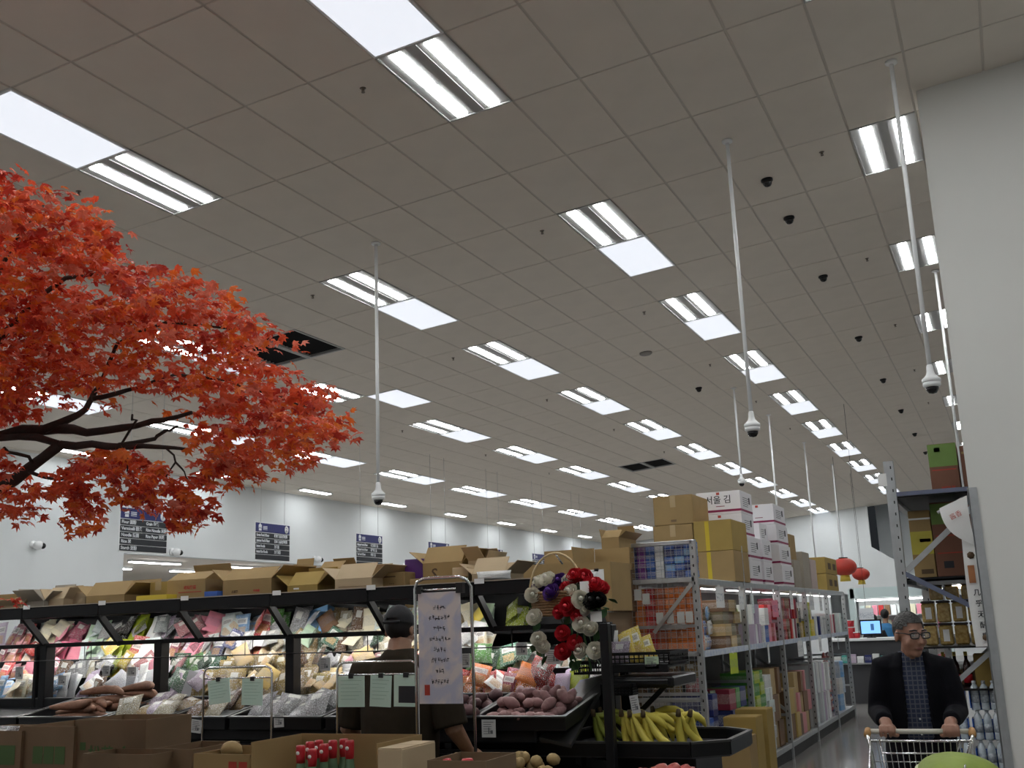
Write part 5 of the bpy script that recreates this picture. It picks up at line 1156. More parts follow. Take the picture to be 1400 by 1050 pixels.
def white_box(label, x0, x1, y0, y1, z, h, top_=False):
    w, d = x1-x0, y1-y0
    t = carton(label, ((x0+x1)/2, (y0+y1)/2, z), (w, d, h), 0, None, M_wc, None, ([('서울 김', .1, 0, h*.62, 'f', M_ink)] if top_ else [])+[((.05, .004), 0, .02, h*.35, 'f', M_mar)], 'white cartons with maroon stripes')
    part('stripe', MB().box(-w/2-.001, w/2+.001, -d/2-.001, d/2+.001, h*.10, h*.20), M_mar, t)
    s_ = MB()
    for q in range(5): s_.box(w/2+.0005, w/2+.0012, -d*.3, d*(.1+.04*q), h*(.36+.09*q)-.003, h*(.36+.09*q)+.003)
    s_.box(w/2+.0005, w/2+.0012, d*.2, d*.3, h*.5, h*.8)
    part('print_block', s_, M_ink, t)
    part('red_mark', MB().box(-.018, .018, -d/2-.0012, -d/2-.0005, h*.86, h*.97).box(-w/2, -w/2+.03, -d/2-.0012, -d/2-.0005, h*.3, h*.34), M_redink, t)
for j in range(4): white_box(f'white carton with maroon stripe in the first stack, {("lowest", "second", "third", "topmost, reading Seoul in Korean")[j]}', -3.16+(.0 if j < 2 else -.04), -2.64+(0 if j < 2 else -.05), 12.15, 12.75, ZT+.262*j, .258, j == 3)
for j in range(2): white_box(f'white carton in the short stack between the two tall white stacks, {("lower", "upper")[j]}', -3.1, -2.63, 12.85, 13.35, ZT+.265*j, .26)
white_box('white carton set back on the short middle stack', -3.1, -2.75, 13.35, 13.8, ZT+.5, .26); carton('tan carton supporting the set back white carton', (-2.92, 13.58, ZT), (.35, .44, .495), 0, None, 0, None, (), 'cartons on top of the long rack')
for j in range(4): white_box(f'white carton with maroon stripe in the farther tall stack, {("lowest", "second", "third", "topmost")[j]}', -3.1, -2.63-.015*j, 13.95, 14.7, ZT+.262*j, .258)
top_box('tall tan carton right of the farther white stack', -3.1, -2.63, 14.8, 15.25, ZT, .36, 4); top_box('narrow tan carton on top right of the farther white stack', -3.1, -2.66, 14.8, 15.2, ZT+.365, .34, 0)
top_box('grey brown carton near the rack end', -3.1, -2.63, 15.5, 16.05, ZT, .5, 4); top_box('pinkish grey carton beside the grey brown carton', -3.1, -2.63, 16.1, 16.6, ZT, .42, mat('carton_pinkish', (.5, .4, .37), .7))
for j in range(2): top_box(f'yellow brown fruit carton at the far rack end, {("lower", "upper")[j]} one', -3.1, -2.63, 17.5, 18.7, ZT+.26*j, .25, 3, None, [((.08, .06), 0, -.1, .13, 'f', M_brownink), ((.15, .05), 0, -.2, .12, 'r', M_brownink), ((.15, .05), 0, .3, .12, 'r', M_brownink)])
# hanging price papers along the rack
for i, (y, z, c_) in enumerate(((10.55, 1.86, 'white'), (11.45, 1.84, 'white'), (12.0, 1.8, 'pale'), (13.2, 1.75, 'pink'), (14.3, 1.84, 'white'), (14.75, 1.82, 'white'), (15.8, 1.83, 'white'), (16.6, 1.82, 'white'), (12.6, 1.25, 'white'), (14.6, 1.24, 'white'), (16.2, 1.25, 'white'), (17.9, 1.22, 'pale'), (10.9, 1.22, 'lime'))):
    t = thing('price_paper', f'{WORDS[c_]} price paper hung on the rack edge, {nth(i)} along the aisle', 'sign', (XF+.035, y, z), .12*(i % 3-1), 'price papers on the rack'); part('hanger', MB().box(-.014, .002, -.01, .01, .09, (1.98 if z > 1.5 else 1.33)-z), M_white, t)
    part('sheet', MB().box(0, .002, -.11, .11, -.1, .1), printed('paper_print', 'pale', .6, 0), t, color=C[c_])
# ================================================================ GOODS SHELF ISLES BEYOND (seen in gaps)
# ================================================================ RIGHT PALLET RACK
pr = thing('pallet_rack', 'galvanised pallet rack end behind the grey wall', 'shelf rack', (0, 0, 0))
UX, UY = -.85, 9.76
def upright(x, y, zt):
    part('upright', MB().box(x-.04, x-.034, y-.035, y+.035, 0, zt).box(x+.034, x+.04, y-.035, y+.035, 0, zt).box(x-.034, x+.034, y-.035, y-.029, 0, zt).box(x-.012, x-.008, y-.037, y-.035, 0, zt), M_galv, pr)
    h_ = MB()
    for k in range(int(zt/.1)): h_.box(x+.012, x+.022, y-.0362, y-.0352, .06+.1*k, .085+.1*k)
    part('slot_row', h_, M_dark, pr)['kind'] = 'stuff'
for y in (UY, 12.4, 15.0): upright(UX, y, 2.93)
for y in (UY, 12.4, 15.0): upright(.3, y, 2.93)
M_bluebeam = mat('beam_blue_grey', (.16, .18, .26), .4, .4)
for y in (UY, 12.4):
    part('end_strut', MB().bar((UX, y-.01, 2.64), (.3, y-.01, 2.64), .03, .035), M_bluebeam, pr)
    part('end_brace', MB().bar((UX+.05, y-.02, 1.99), (-.02, y-.02, 2.66), .02, .045), M_galv, pr)
    part('end_brace', MB().bar((UX+.03, y-.02, 1.97), (.3, y-.02, 1.3), .02, .04), M_bluebeam, pr)
    part('end_brace', MB().bar((UX+.3, y-.02, 1.05), (.3, y-.02, 1.75), .02, .04), M_galv, pr)
for z in (2.63, 1.93, 1.36, 1.02, .12):
    for x in (UX, .3):
        if z > 1.5 or z < .5 or x > 0: part('beam', MB().rbox(x-.03, x+.03, UY+.04, 15, z-.05, z, .004), M_galv, pr)
    part('shelf_deck', MB().box(UX+.03, .3, UY+.05, 15, z-.015, z), M_black, pr)
part('shelf_light_bar', MB().box(-.75, .2, 9.95, 11.9, 1.87, 1.9), M_galv, pr)
l_ = thing('shelf_light', 'strip light under the pallet rack deck above the golden tubs', 'light', (-.45, 10.9, 1.868), 0, 'strip lights in the pallet rack')
part('lamp_strip', MB().box(-.03, .03, -.7, .7, -.01, 0), mat('rack_lamp_glow', (1, .98, .95), .4), l_)
M_gc = mat('carton_green', (.16, .27, .06), .6, noise=(6, .2)); M_yc = mat('carton_yellow', (.52, .45, .06), .6, noise=(6, .2)); M_dc = mat('carton_red_brown', (.20, .085, .05), .7, noise=(5, .3))
t = carton('brown carton with a wide green top band, highest on the pallet rack', (-.425, 10.35, 2.645), (.235, .4, .45), 0, None, M_dc, None, (((.1175, .1), 0, 0, .35, 'f', M_gc), ('VIETNAM', .028, 0, .33, 'f', M_ink), ((.025, .02), 0, -.04, .4, 'f', M_ink), ('MEDIUM', .03, .02, .06, 'f', M_redink), ((.1, .004), 0, 0, .22, 'f', M_redink)), 'cartons on the pallet rack')
carton('dark red brown carton partly behind the wall, beside the green banded one', (-.16, 10.4, 2.645), (.24, .4, .42), 0, None, M_dc, None, (((.11, .01), 0, 0, .36, 'f', M_cart[0]),), 'cartons on the pallet rack')
carton('tan carton with a yellow band below the top beam', (-.68, 10.35, 1.94), (.18, .4, .58), 0, None, 0, None, (((.09, .1), 0, 0, .3, 'f', M_yc), ((.09, .008), 0, 0, .51, 'f', M_paper), ((.045, .015), 0, .03, .32, 'f', M_cart[2]), ((.05, .02), 0, .02, .05, 'f', M_brownink)), 'cartons on the pallet rack')
carton('red brown carton with green upper part below the top beam', (-.46, 10.35, 1.94), (.245, .4, .64), 0, None, M_dc, None, (((.122, .09), 0, 0, .54, 'f', M_gc), ((.04, .03), 0, -.02, .1, 'f', M_ink), ((.1, .004), 0, 0, .35, 'f', M_redink), ((.1, .004), 0, 0, .2, 'f', M_redink)), 'cartons on the pallet rack')
carton('red brown carton mostly hidden by the wall end', (-.18, 10.35, 1.94), (.28, .4, .6), 0, None, M_dc, None, (), 'cartons on the pallet rack')
M_tub = mat('clear_tub', (.55, .40, .14), .12, noise=(45, .8, (.30, .16, .04)), spec=.6)
M_lid = mat('dark_lid', (.03, .02, .02), .4)
for r_ in range(2):
    for c_ in range(5):
        t = thing('food_tub', f'square clear tub of golden snacks, {("lower", "upper")[r_]} row, {nth(c_)} from the left', 'tub', (-.7+.125*c_, 10.25, 1.362+.19*r_), 0, 'golden snack tubs')
        part('tub_body', MB().rbox(-.055, .055, -.055, .055, 0, .165, .012), M_tub, t); part('lid', MB().rbox(-.057, .057, -.057, .057, .165, .185, .006), M_lid, t)
        if (r_+c_) % 2: part('label_patch', MB().box(-.025, .025, -.0565, -.0552, .03, .13), M_paper, t)
for c_ in range(3):
    t = thing('food_tub', f'clear tub of snacks in the partial third row, {nth(c_)} from the left', 'tub', (-.62+.13*c_, 10.25, 1.362+.38), 0, 'golden snack tubs')
    part('tub_body', MB().rbox(-.055, .055, -.055, .055, 0, .12, .012), M_tub, t); part('lid', MB().rbox(-.057, .057, -.057, .057, .12, .135, .006), M_lid, t)
M_wine = mat('dark_sauce_bottle', (.035, .012, .012), .08, spec=.7)
wb = [MB().lathe([(0, 0), (.036, 0), (.036, .14), (.03, .18), (.014, .22), (.013, .27), (0, .27)], 12).mesh('bottle_body', M_wine), MB().lathe([(.0365, .03), (.0365, .1)], 12).mesh('label_band', M_redlab), MB().lathe([(.0145, .25), (.0145, .285), (0, .285)], 10).mesh('cap', M_gold)]
for i, (x, m_) in enumerate(((-.53, 0), (-.44, 1), (-.62, 2))):
    t = thing('sauce_bottle', f'dark sauce bottle under the golden tubs, {("middle", "right", "left")[i]} one', 'bottle', (x, 10.1, 1.022), 0, 'sauce bottles on the pallet rack')
    for me_, nn in zip(wb, ('bottle_body', 'label_band', 'cap')): obj(nn, me_, t)
carton('tan carton right of the sauce bottles', (-.28, 10.2, 1.022), (.2, .3, .26), 0, (None, None, None, .3), 3, None, (), 'cartons on the pallet rack')
carton('low brown carton under the tan carton behind the water packs', (-.46, 10.45, 1.022), (.3, .25, .12), 0, None, 2, None, (), 'cartons on the pallet rack')
# water packs: shrink wrapped bottles
M_wat = mat('water_bottle_plastic', (.48, .56, .62), .06, spec=.8, noise=(30, .5, (.75, .8, .85))); M_wlab = mat('water_label_blue', (.02, .09, .42), .2); M_wgrey = mat('water_label_clear', (.28, .33, .38), .15, noise=(60, .7, (.6, .65, .7))); M_wcap = mat('water_cap', (.6, .65, .7), .3)
wbm = [MB().lathe([(0, 0), (.03, 0), (.033, .015), (.031, .05), (.033, .09), (.033, .15), (.026, .185), (.013, .205), (.013, .215), (0, .215)], 10).mesh('bottle', M_wat), MB().lathe([(.0338, .06), (.0338, .13)], 10).mesh('label_band', M_wgrey), MB().lathe([(.0145, .21), (.0145, .23), (0, .23)], 8).mesh('cap', M_wcap)]
wp = None
wl = MB().rbox(-.21, .21, -.075, .075, .02, .12, .03).mesh('blue_wrap', mat('water_wrap_blue', (.02, .09, .42), .15, spec=.7))
wps = thing('water_pallet', 'low pallet under the stacked water packs', 'pallet', (-.43, 9.98, .125)); part('deck', MB().box(-.36, .3, -.2, .2, 0, .02), M_cart[2], wps)
for lv in range(4):
    for c_ in range(2):
        t = thing('water_pack', f'shrink wrapped pack of water bottles, {("lowest", "second", "third", "top")[lv]} layer, {("left", "right")[c_]} stack', 'water pack', (-.62+.33*c_, 9.93, .15+.232*lv), 0, 'packs of bottled water')
        for q in range(4):
            for w_ in range(2):
                x, y = -.108+.072*q, -.036+.072*w_
                b_ = obj('bottle', wbm[0], t, (x, y, 0)); obj('label_band', wbm[1], b_); obj('cap', wbm[2], b_)
        part('blue_wrap', MB().box(-.152, -.1445, -.077, .077, .02, .17).box(.1445, .152, -.077, .077, .02, .17).box(-.145, .145, -.004, .004, .0, .16), M_wlab, t)
# banner on the corner
bn = thing('paper_banner', 'long white paper banner hanging by the wall end with its top corner curled over', 'banner', (-.27, 9.55, 0))
Mw = printed('banner_paper', 'none', .5, .1)
part('strip', MB().sheet(lambda u, v: (-.06+.12*u-.012*math.sin(3*v), -.02+.012*math.sin(4*v+u), 1.36+.86*v), 4, 12), Mw, bn, color=(.8, .8, .78))
part('curled_top', MB().sheet(lambda u, v: (.04*(1-v)**2+v*(-.20+.22*u)-.05*math.sin(math.pi*v)*(1-u), -.05-.06*math.sin(2.6*v)*(1-.5*u), 2.15*(1-v)+v*(2.47+.09*u)-.03*math.sin(math.pi*v)*(1-u)), 8, 10), Mw, bn, color=(.8, .8, .78))
part('rod', MB().tube([(-.22, -.04, 2.44), (-.02, -.02, 2.54)], .012, 8), mat('rod_grey', (.5, .5, .5), .5), bn)
texts([(ch, .055, frame_m((.0+.006*i, -.034, 1.78-.085*i), (1, 0, 0), (0, 0, 1)), 'CENTER', .001) for i, ch in enumerate('几乎无酸度')], M_ink, bn)
texts([('酱香', .05, frame_m((-.08, -.125, 2.40), (.92, 0, .4), (-.4, 0, .92)), 'CENTER')], M_redink, bn, 'red_lettering')
part('picture_block', MB().box(-.045, .005, -.036, -.0345, 1.86, 2.0), mat('picture_brown', (.35, .14, .05), .6), bn)
part('emblem', MB().lathe([(0, .002), (.03, .002), (.03, 0)], 7, M=frame_m((-.01, -.036, 2.08), (1, 0, 0), (0, 0, 1))).lathe([(0, .002), (.026, .002), (.026, 0)], 7, M=frame_m((.022, -.036, 1.43), (1, 0, 0), (0, 0, 1))), M_brownink, bn)
tag(part('paper_note', MB().box(-.035, .035, 0, .002, -.055, .055), M_paper, None, loc=(UX-.06, 9.72, 2.77)), 'small white paper note fixed to the top of the rack upright', 'sign')
# ================================================================ FAR COUNTER AND BACK ROOM
ct = thing('service_counter', 'white edged service counter far down the aisle', 'counter', (-2.6, 22, 0))
part('counter_top', MB().rbox(-.75, 1.2, -.3, .3, 1.15, 1.2, .005), M_white, ct); part('front_panel', MB().box(-.7, 1.15, -.22, .25, 0, 1.15), mat('counter_dark', (.05, .05, .055), .5), ct); part('shelf_edge', MB().box(-.7, 1.15, -.28, -.22, .72, .75), M_white, ct)
mo = thing('monitor', 'computer monitor with a bright blue screen on the far counter', 'monitor', (-2.56, 21.85, 1.2))
part('screen_case', MB().rbox(-.2, .2, 0, .03, .06, .34, .004), M_blackplastic, mo); part('screen', MB().box(-.175, .175, -.002, 0, .08, .31), mat('screen_blue', (.25, .55, .95), .3, emit=.9), mo); part('stand', MB().box(-.08, .08, -.05, .08, 0, .012).box(-.02, .02, .02, .035, 0, .1), M_blackplastic, mo)
part('screen_mark', MB().box(.0, .06, -.003, -.002, .14, .26), mat('screen_mark_blue', (.1, .3, .7), .3), mo)
for i, (x, z, h) in enumerate(((-2.93, 1.2, .2), (-2.84, 1.2, .1), (-2.93, 1.41, .12))):
    t = thing('red_tub', f'red plastic tub on the far counter, {("tall", "short", "upper")[i]} one', 'tub', (x, 21.9, z), 0, 'red tubs'); part('tub_body', MB().lathe([(0, 0), (.06, 0), (.075, h), (0, h)], 12), M_redlab, t); part('lid', MB().lathe([(0, h), (.08, h), (.08, h+.015), (0, h+.015)], 12), M_white, t)
for i in range(9): good('box', (-3.2+.14*i, 21.68, .752), .12, .12+.02*(i % 3), .1, ('white', 'teal', 'lilac', 'white', 'navy')[i % 5], f'small packet on the counter front shelf, {nth(i)} from the left', 'packets on the counter shelf')
pn = thing('picture_sheet', 'white sheet with dark picture hung above the far counter', 'sign', (-2.75, 23.0, 1.62)); part('sheet', MB().box(-.14, .14, 0, .004, -.14, .14), printed('paper_print', 'pale', .6, 0), pn, color=(.75, .78, .82)); part('cord', MB().tube([(0, 0, .14), (0, 0, zc(-2.75)-1.62)], .003, 4), M_black, pn)
br = struct(part('trim_2', MB().box(-3.95, -1.6, 29.98, 30.2, 2.05, 2.32).box(-1.7, -1.55, 29.98, 30.2, 0, 2.3).box(-4.0, -3.85, 29.98, 30.2, 0, 2.3), mat('pale_frame', (.62, .74, .74), .4), None))
cs = thing('glass_cooler', 'tall lit cooler cabinet with pale frame at the end of the aisle', 'cooler', (-2.78, 30.3, 0))
part('cabinet_back', MB().box(-1.1, 1.1, .7, .75, 0, 2.05), M_white, cs); part('cabinet_top', MB().box(-1.15, 1.15, -.1, .75, 2.05, 2.12), M_galv, cs)
for z in (.3, .75, 1.2, 1.6): part('shelf', MB().box(-1.08, 1.08, .1, .7, z-.02, z), M_white, cs)
part('lamp_strip', MB().box(-1.05, 1.05, .0, .05, 1.98, 2.02), mat('cooler_lamp', (.95, 1, 1), .4, emit=9), cs)
for j, z in enumerate((.3, .75, 1.2, 1.6)):
    for i in range(13): good('plainbox', (-3.75+.16*i, 30.65, z), .13, .26, .12, ('white', 'red', 'cream', 'white', 'brown', 'pink', 'pale')[(i*3+j*2) % 7], f'packet in the far cooler, shelf {WN[j]}, {nth(i)} from the left', 'packets in the far cooler')
for i, (x, y) in enumerate(((-1.1, 32.5), (-1.7, 34), (-5.4, 40))):
    pass
lb = thing('batten_light', 'batten light in the back room beyond the far wall', 'ceiling light', (-5, 47, 2.98)); part('lamp_strip', MB().box(-.6, .6, -.1, .1, -.02, 0), M_tube2, lb)
# ================================================================ PEOPLE
def fuse(mb, name, mats, voxel=.01, smooth=4, pick=None):
    """weld overlapping solids into one continuous skin"""
    me = mb.mesh(name, mats); o = bpy.data.objects.new(name, me); COL.objects.link(o)
    r = o.modifiers.new('r', 'REMESH'); r.mode = 'VOXEL'; r.voxel_size = voxel
    s_ = o.modifiers.new('s', 'SMOOTH'); s_.iterations = smooth; s_.factor = .5
    m2 = bpy.data.meshes.new_from_object(o.evaluated_get(bpy.context.evaluated_depsgraph_get())); bpy.data.objects.remove(o)
    m2.name = name; m2.polygons.foreach_set('use_smooth', [True]*len(m2.polygons))
    m2.materials.clear()
    for m_ in (mats if isinstance(mats, (list, tuple)) else [mats]): m2.materials.append(m_)
    if pick:
        for p in m2.polygons: p.material_index = pick(p.center)
    return m2
def loft(mb, rings, n=20, cap=True, mi=0):
    """rings: (x, y, z, rx, ry)"""
    vs = []; fs = []
    for (x, y, z, rx, ry) in rings:
        for k in range(n):
            t = 2*math.pi*k/n; c, s_ = math.cos(t), math.sin(t); e = .85
            vs.append((x+rx*math.copysign(abs(c)**e, c), y+ry*math.copysign(abs(s_)**e, s_), z))
    m = len(rings)
    for i in range(m-1):
        for k in range(n): fs.append((i*n+k, i*n+(k+1) % n, (i+1)*n+(k+1) % n, (i+1)*n+k))
    if cap: fs += [tuple(range(n))[::-1], tuple((m-1)*n+k for k in range(n))]
    return mb.add(vs, fs, mi, True)
def head(mb, M):
    mb.ball((0, .018, .035), (.076, .096, .088), 16, 10, M=M)
    mb.ball((0, -.028, -.03), (.064, .066, .08), 14, 9, M=M)
    mb.ball((0, -.058, -.092), (.03, .028, .026), 10, 6, M=M); mb.ball((0, -.03, -.085), (.05, .05, .035), 10, 6, M=M)
    for s_ in (-1, 1):
        mb.ball((s_*.04, -.066, -.03), (.024, .022, .026), 8, 6, M=M); mb.ball((s_*.079, .012, -.008), (.009, .02, .032), 8, 6, M=M)
        mb.ball((s_*.032, -.078, .028), (.03, .014, .012), 8, 6, M=M)
    mb.add(*tube_raw([(0, -.088, .018), (0, -.104, -.005), (0, -.116, -.028), (0, -.098, -.038)], [.009, .011, .016, .012]), 0, True, M)
    mb.ball((0, -.088, -.062), (.027, .012, .011), 8, 5, M=M)
def tube_raw(pts, r, n=8):
    t = MB().tube(pts, r, n); return t.v, t.f
def hand(mb, W, F, side, X=Vector((1, 0, 0))):
    """W wrist, F centre of the bar gripped; the bar runs along x; fingers close over it"""
    W, F = Vector(W), Vector(F); P = F+Vector((0, .03, .022))
    mb.tube([W, W.lerp(P, .6)+Vector((0, 0, .012)), P], [.027, .034, .03], 10)
    for k, (dx, L) in enumerate(((-.032, .92), (-.011, 1.0), (.011, .97), (.032, .82))):
        b = P+Vector((dx*1.0, -.012, .004))
        mb.tube([b, F+Vector((dx*1.08, -.022, .026)), F+Vector((dx*1.1, -.031, .002)), F+Vector((dx*1.1, -.022, -.022*L)), F+Vector((dx*1.1, -.002, -.027*L))], [.0105, .0102, .0095, .009, .0075], 8)
    mb.tube([P+Vector((-side*.028, .012, .002)), F+Vector((-side*.048, .016, -.006)), F+Vector((-side*.05, -.008, -.02)), F+Vector((-side*.042, -.022, -.024))], [.013, .012, .0105, .008], 8)
M_skin = mat('skin_ruddy', (.36, .185, .125), .5, noise=(30, .2)); M_skin2 = mat('skin_tan', (.36, .20, .125), .5, noise=(30, .2))
M_jacket = mat('jacket_black', (.007, .007, .010), .9, bump=(20, .3), spec=.15); M_trous = mat('trousers_black', (.008, .008, .010), .9, spec=.15)
M_hair = mat('hair_dark_grey', (.016, .014, .013), .5, noise=(60, .6, (.06, .055, .05)), bump=(90, .8)); M_hairb = mat('hair_black', (.012, .01, .01), .5)
M_shoe = mat('shoe_black', (.02, .02, .02), .5); M_frame = mat('spectacle_frame', (.01, .01, .012), .3)
# ---- checked shirt cloth
mc = bpy.data.materials.new('checked_shirt'); mc.use_nodes = True; n = mc.node_tree.nodes; l = mc.node_tree.links; b_ = n['Principled BSDF']; b_.inputs['Roughness'].default_value = .85
tc = n.new('ShaderNodeTexCoord'); acc = None
for ax in ('X', 'Z'):
    w_ = n.new('ShaderNodeTexWave'); w_.bands_direction = ax; w_.inputs['Scale'].default_value = 12; l.new(tc.outputs['Object'], w_.inputs['Vector'])
    cr = n.new('ShaderNodeValToRGB'); cr.color_ramp.elements[0].position = .78; cr.color_ramp.elements[0].color = (0, 0, 0, 1); cr.color_ramp.elements[1].position = .92; cr.color_ramp.elements[1].color = (1, 1, 1, 1); l.new(w_.outputs['Fac'], cr.inputs[0])
    if acc is None: acc = cr.outputs[0]
    else:
        q = n.new('ShaderNodeMath'); q.operation = 'ADD'; q.use_clamp = True; l.new(acc, q.inputs[0]); l.new(cr.outputs[0], q.inputs[1]); acc = q.outputs[0]
mx = n.new('ShaderNodeMix'); mx.data_type = 'RGBA'; mx.inputs[6].default_value = (.03, .04, .085, 1); mx.inputs[7].default_value = (.12, .13, .165, 1); l.new(acc, mx.inputs[0]); l.new(mx.outputs[2], b_.inputs['Base Color'])
# ---- the man with the trolley
TH = .1; BX, BY = -.595, 6.9
man = thing('person', 'man in black jacket, checked shirt and glasses pushing a shopping trolley', 'person', (BX, BY, 0), TH)
def w2l(p): q = Vector(p)-Vector((BX, BY, 0)); return Matrix.Rotation(-TH, 3, 'Z') @ q
HL, HR = w2l((-.715, 6.35, 1.025)), w2l((-.395, 6.37, 1.025))
HM = Matrix.Translation((0.0, -.235, 1.522)) @ Matrix.Rotation(.55, 4, 'Z') @ Matrix.Rotation(.14, 4, 'X')
SHO = {-1: Vector((-.15, -.12, 1.355)), 1: Vector((.15, -.12, 1.345))}
ELB = {-1: Vector((-.215, -.12, 1.09)), 1: Vector((.205, -.15, 1.09))}
HAND = {-1: HL, 1: HR}
b = MB(); head(b, HM)
b.tube([(0, -.13, 1.36), (0, -.17, 1.42), (.005, -.205, 1.47)], [.075, .06, .058], 12)
loft(b, [(0, 0, .84, .15, .1), (0, 0, .95, .15, .11), (0, -.03, 1.05, .145, .11), (0, -.08, 1.22, .138, .11), (0, -.12, 1.34, .125, .09), (0, -.13, 1.39, .08, .07)])
for s_ in (-1, 1):
    b.tube([(s_*.09, 0, .9), (s_*.1, -.02, .5), (s_*.1, .02, .1)], [.085, .058, .042], 10); b.tube([(s_*.1, .05, .05), (s_*.105, -.05, .045), (s_*.11, -.15, .035)], [.04, .045, .035], 8)
    W = HAND[s_]+Vector((s_*.012, .085, .04))
    b.tube([SHO[s_]-Vector((s_*.08, 0, 0)), SHO[s_], ELB[s_], W], [.06, .055, .043, .028], 10)
    hand(b, W, HAND[s_], s_)
obj('body', fuse(b, 'body', M_skin, .0062, 3), man)
# clothing
s_m = MB(); loft(s_m, [(0, 0, .88, .150, .118), (0, -.03, 1.05, .145, .122), (0, -.08, 1.22, .148, .124), (0, -.12, 1.33, .135, .10), (0, -.145, 1.395, .08, .075), (0, -.16, 1.42, .068, .066)])
shirt = part('checked_shirt', s_m, mc, man)
cl = MB()
for s_ in (-1, 1): cl.add([(s_*.008, -.228, 1.385), (s_*.07, -.21, 1.36), (s_*.075, -.175, 1.43), (s_*.04, -.215, 1.435)], [(0, 1, 2, 3), (3, 2, 1, 0)])
part('collar', cl, mc, shirt)
bt = MB().lathe([(0, .003), (.006, .003), (.006, 0)], 8).mesh('button', M_white)
for k in range(5): obj('button', bt, shirt, (.004, -.205+.016*k, 1.31-.085*k), (math.pi/2, 0, 0))
jk = MB(); RG = [(0, -.14, 1.43, .082, .082, .62), (0, -.13, 1.40, .115, .098, .50), (0, -.115, 1.345, .168, .125, .40), (0, -.08, 1.22, .182, .146, .36), (0, -.03, 1.05, .186, .152, .36), (0, .0, .9, .20, .16, .42), (0, .01, .74, .212, .166, .52)]
N = 28; vs = []; fs = []
for lay in (0, 1):
    for (x, y, z, rx, ry, gp) in RG:
        for k in range(N+1):
            t = -math.pi/2+gp+(2*math.pi-2*gp)*k/N; o_ = -.02*lay; vs.append((x+(rx+o_)*math.cos(t), y+(ry+o_)*math.sin(t), z))
R_ = len(RG); q = lambda L, i, k: (L*R_+i)*(N+1)+k
for i in range(R_-1):
    for k in range(N): fs.append((q(0, i, k), q(0, i+1, k), q(0, i+1, k+1), q(0, i, k+1))); fs.append((q(1, i, k), q(1, i, k+1), q(1, i+1, k+1), q(1, i+1, k)))
    fs.append((q(0, i, 0), q(1, i, 0), q(1, i+1, 0), q(0, i+1, 0))); fs.append((q(0, i, N), q(0, i+1, N), q(1, i+1, N), q(1, i, N)))
for k in range(N): fs.append((q(0, 0, k), q(0, 0, k+1), q(1, 0, k+1), q(1, 0, k))); fs.append((q(0, R_-1, k), q(1, R_-1, k), q(1, R_-1, k+1), q(0, R_-1, k+1)))
jk.add(vs, fs, 0, True)
for s_ in (-1, 1):
    W = HAND[s_]+Vector((s_*.012, .1, .05)); E_ = ELB[s_]
    jk.tube([SHO[s_]-Vector((s_*.06, 0, -.0)), SHO[s_]+Vector((s_*.012, 0, -.01)), SHO[s_].lerp(E_, .5)+Vector((s_*.01, 0, 0)), E_, E_.lerp(W, .5), W], [.07, .076, .068, .063, .056, .046], 14)
obj('jacket', fuse(jk, 'jacket', M_jacket, .0085, 4), man)
tr = MB(); loft(tr, [(0, 0, .82, .17, .13), (0, 0, .92, .168, .128), (0, -.01, .99, .16, .122)])
for s_ in (-1, 1): tr.tube([(s_*.085, 0, .86), (s_*.1, -.02, .5), (s_*.1, .02, .09)], [.1, .08, .065], 12)
obj('trousers', fuse(tr, 'trousers', M_trous, .012, 3), man)
for s_ in (-1, 1): part('shoe', MB().ball((s_*.105, -.05, .045), (.05, .14, .05), 12, 7), M_shoe, man)
def hair(mb, M, keep, sc=1.06):
    n_, m_ = 22, 14; vs = []; fs = []
    for j in range(m_+1):
        t = math.pi*j/m_
        for k in range(n_):
            p = 2*math.pi*k/n_; jit = 1+.02*math.sin(7*p+3*t)
            vs.append((.076*sc*jit*math.sin(t)*math.cos(p), .018+.096*sc*jit*math.sin(t)*math.sin(p), .035-.088*(sc+.06)*jit*math.cos(t)))
    for j in range(m_):
        for k in range(n_):
            f = (j*n_+k, j*n_+(k+1) % n_, (j+1)*n_+(k+1) % n_, (j+1)*n_+k); c = sum((Vector(vs[i]) for i in f), Vector())/4
            if keep(c): fs.append(f)
    mb.add(vs, fs, 0, True, M)
hb = MB(); hair(hb, HM, lambda c: c.z > .082 if c.y < -.05 else (c.z > .06-(c.y+.05)*.6 if c.y < 0 else c.z > .03-c.y*.9), 1.05)
part('hair', hb, M_hair, man)
gl = MB()
for s_ in (-1, 1):
    gl.add(*tube_raw([(s_*.034+.027*math.copysign(abs(math.cos(t))**.5, math.cos(t)), -.107+abs(math.cos(t))*.004, .012+.016*math.copysign(abs(math.sin(t))**.5, math.sin(t))) for t in [2*math.pi*k/14 for k in range(15)]], .0034, 5), 0, True, HM)
    gl.add(*tube_raw([(s_*.06, -.1, .018), (s_*.078, -.06, .02), (s_*.083, .01, .015)], .0032, 5), 0, True, HM)
gl.add(*tube_raw([(-.009, -.109, .018), (.009, -.109, .018)], .003, 5), 0, True, HM)
g_ = part('glasses', gl, M_frame, man)
part('lens', MB().lathe([(0, .001), (.024, .001), (.024, 0)], 12, M=HM @ frame_m((.034, -.105, .012), (1, 0, 0), (0, 0, 1))).lathe([(0, .001), (.024, .001), (.024, 0)], 12, M=HM @ frame_m((-.034, -.105, .012), (1, 0, 0), (0, 0, 1))), mat('lens_glass', (.8, .8, .8), .05, alpha=.18), g_)
part('eye', MB().ball((-.033, -.083, .01), (.011, .009, .007), 8, 5, M=HM), mat('eye_dark', (.05, .04, .035), .3), man); part('eye', MB().ball((.033, -.083, .01), (.011, .009, .007), 8, 5, M=HM), MATS['eye_dark'], man)
eb = MB()
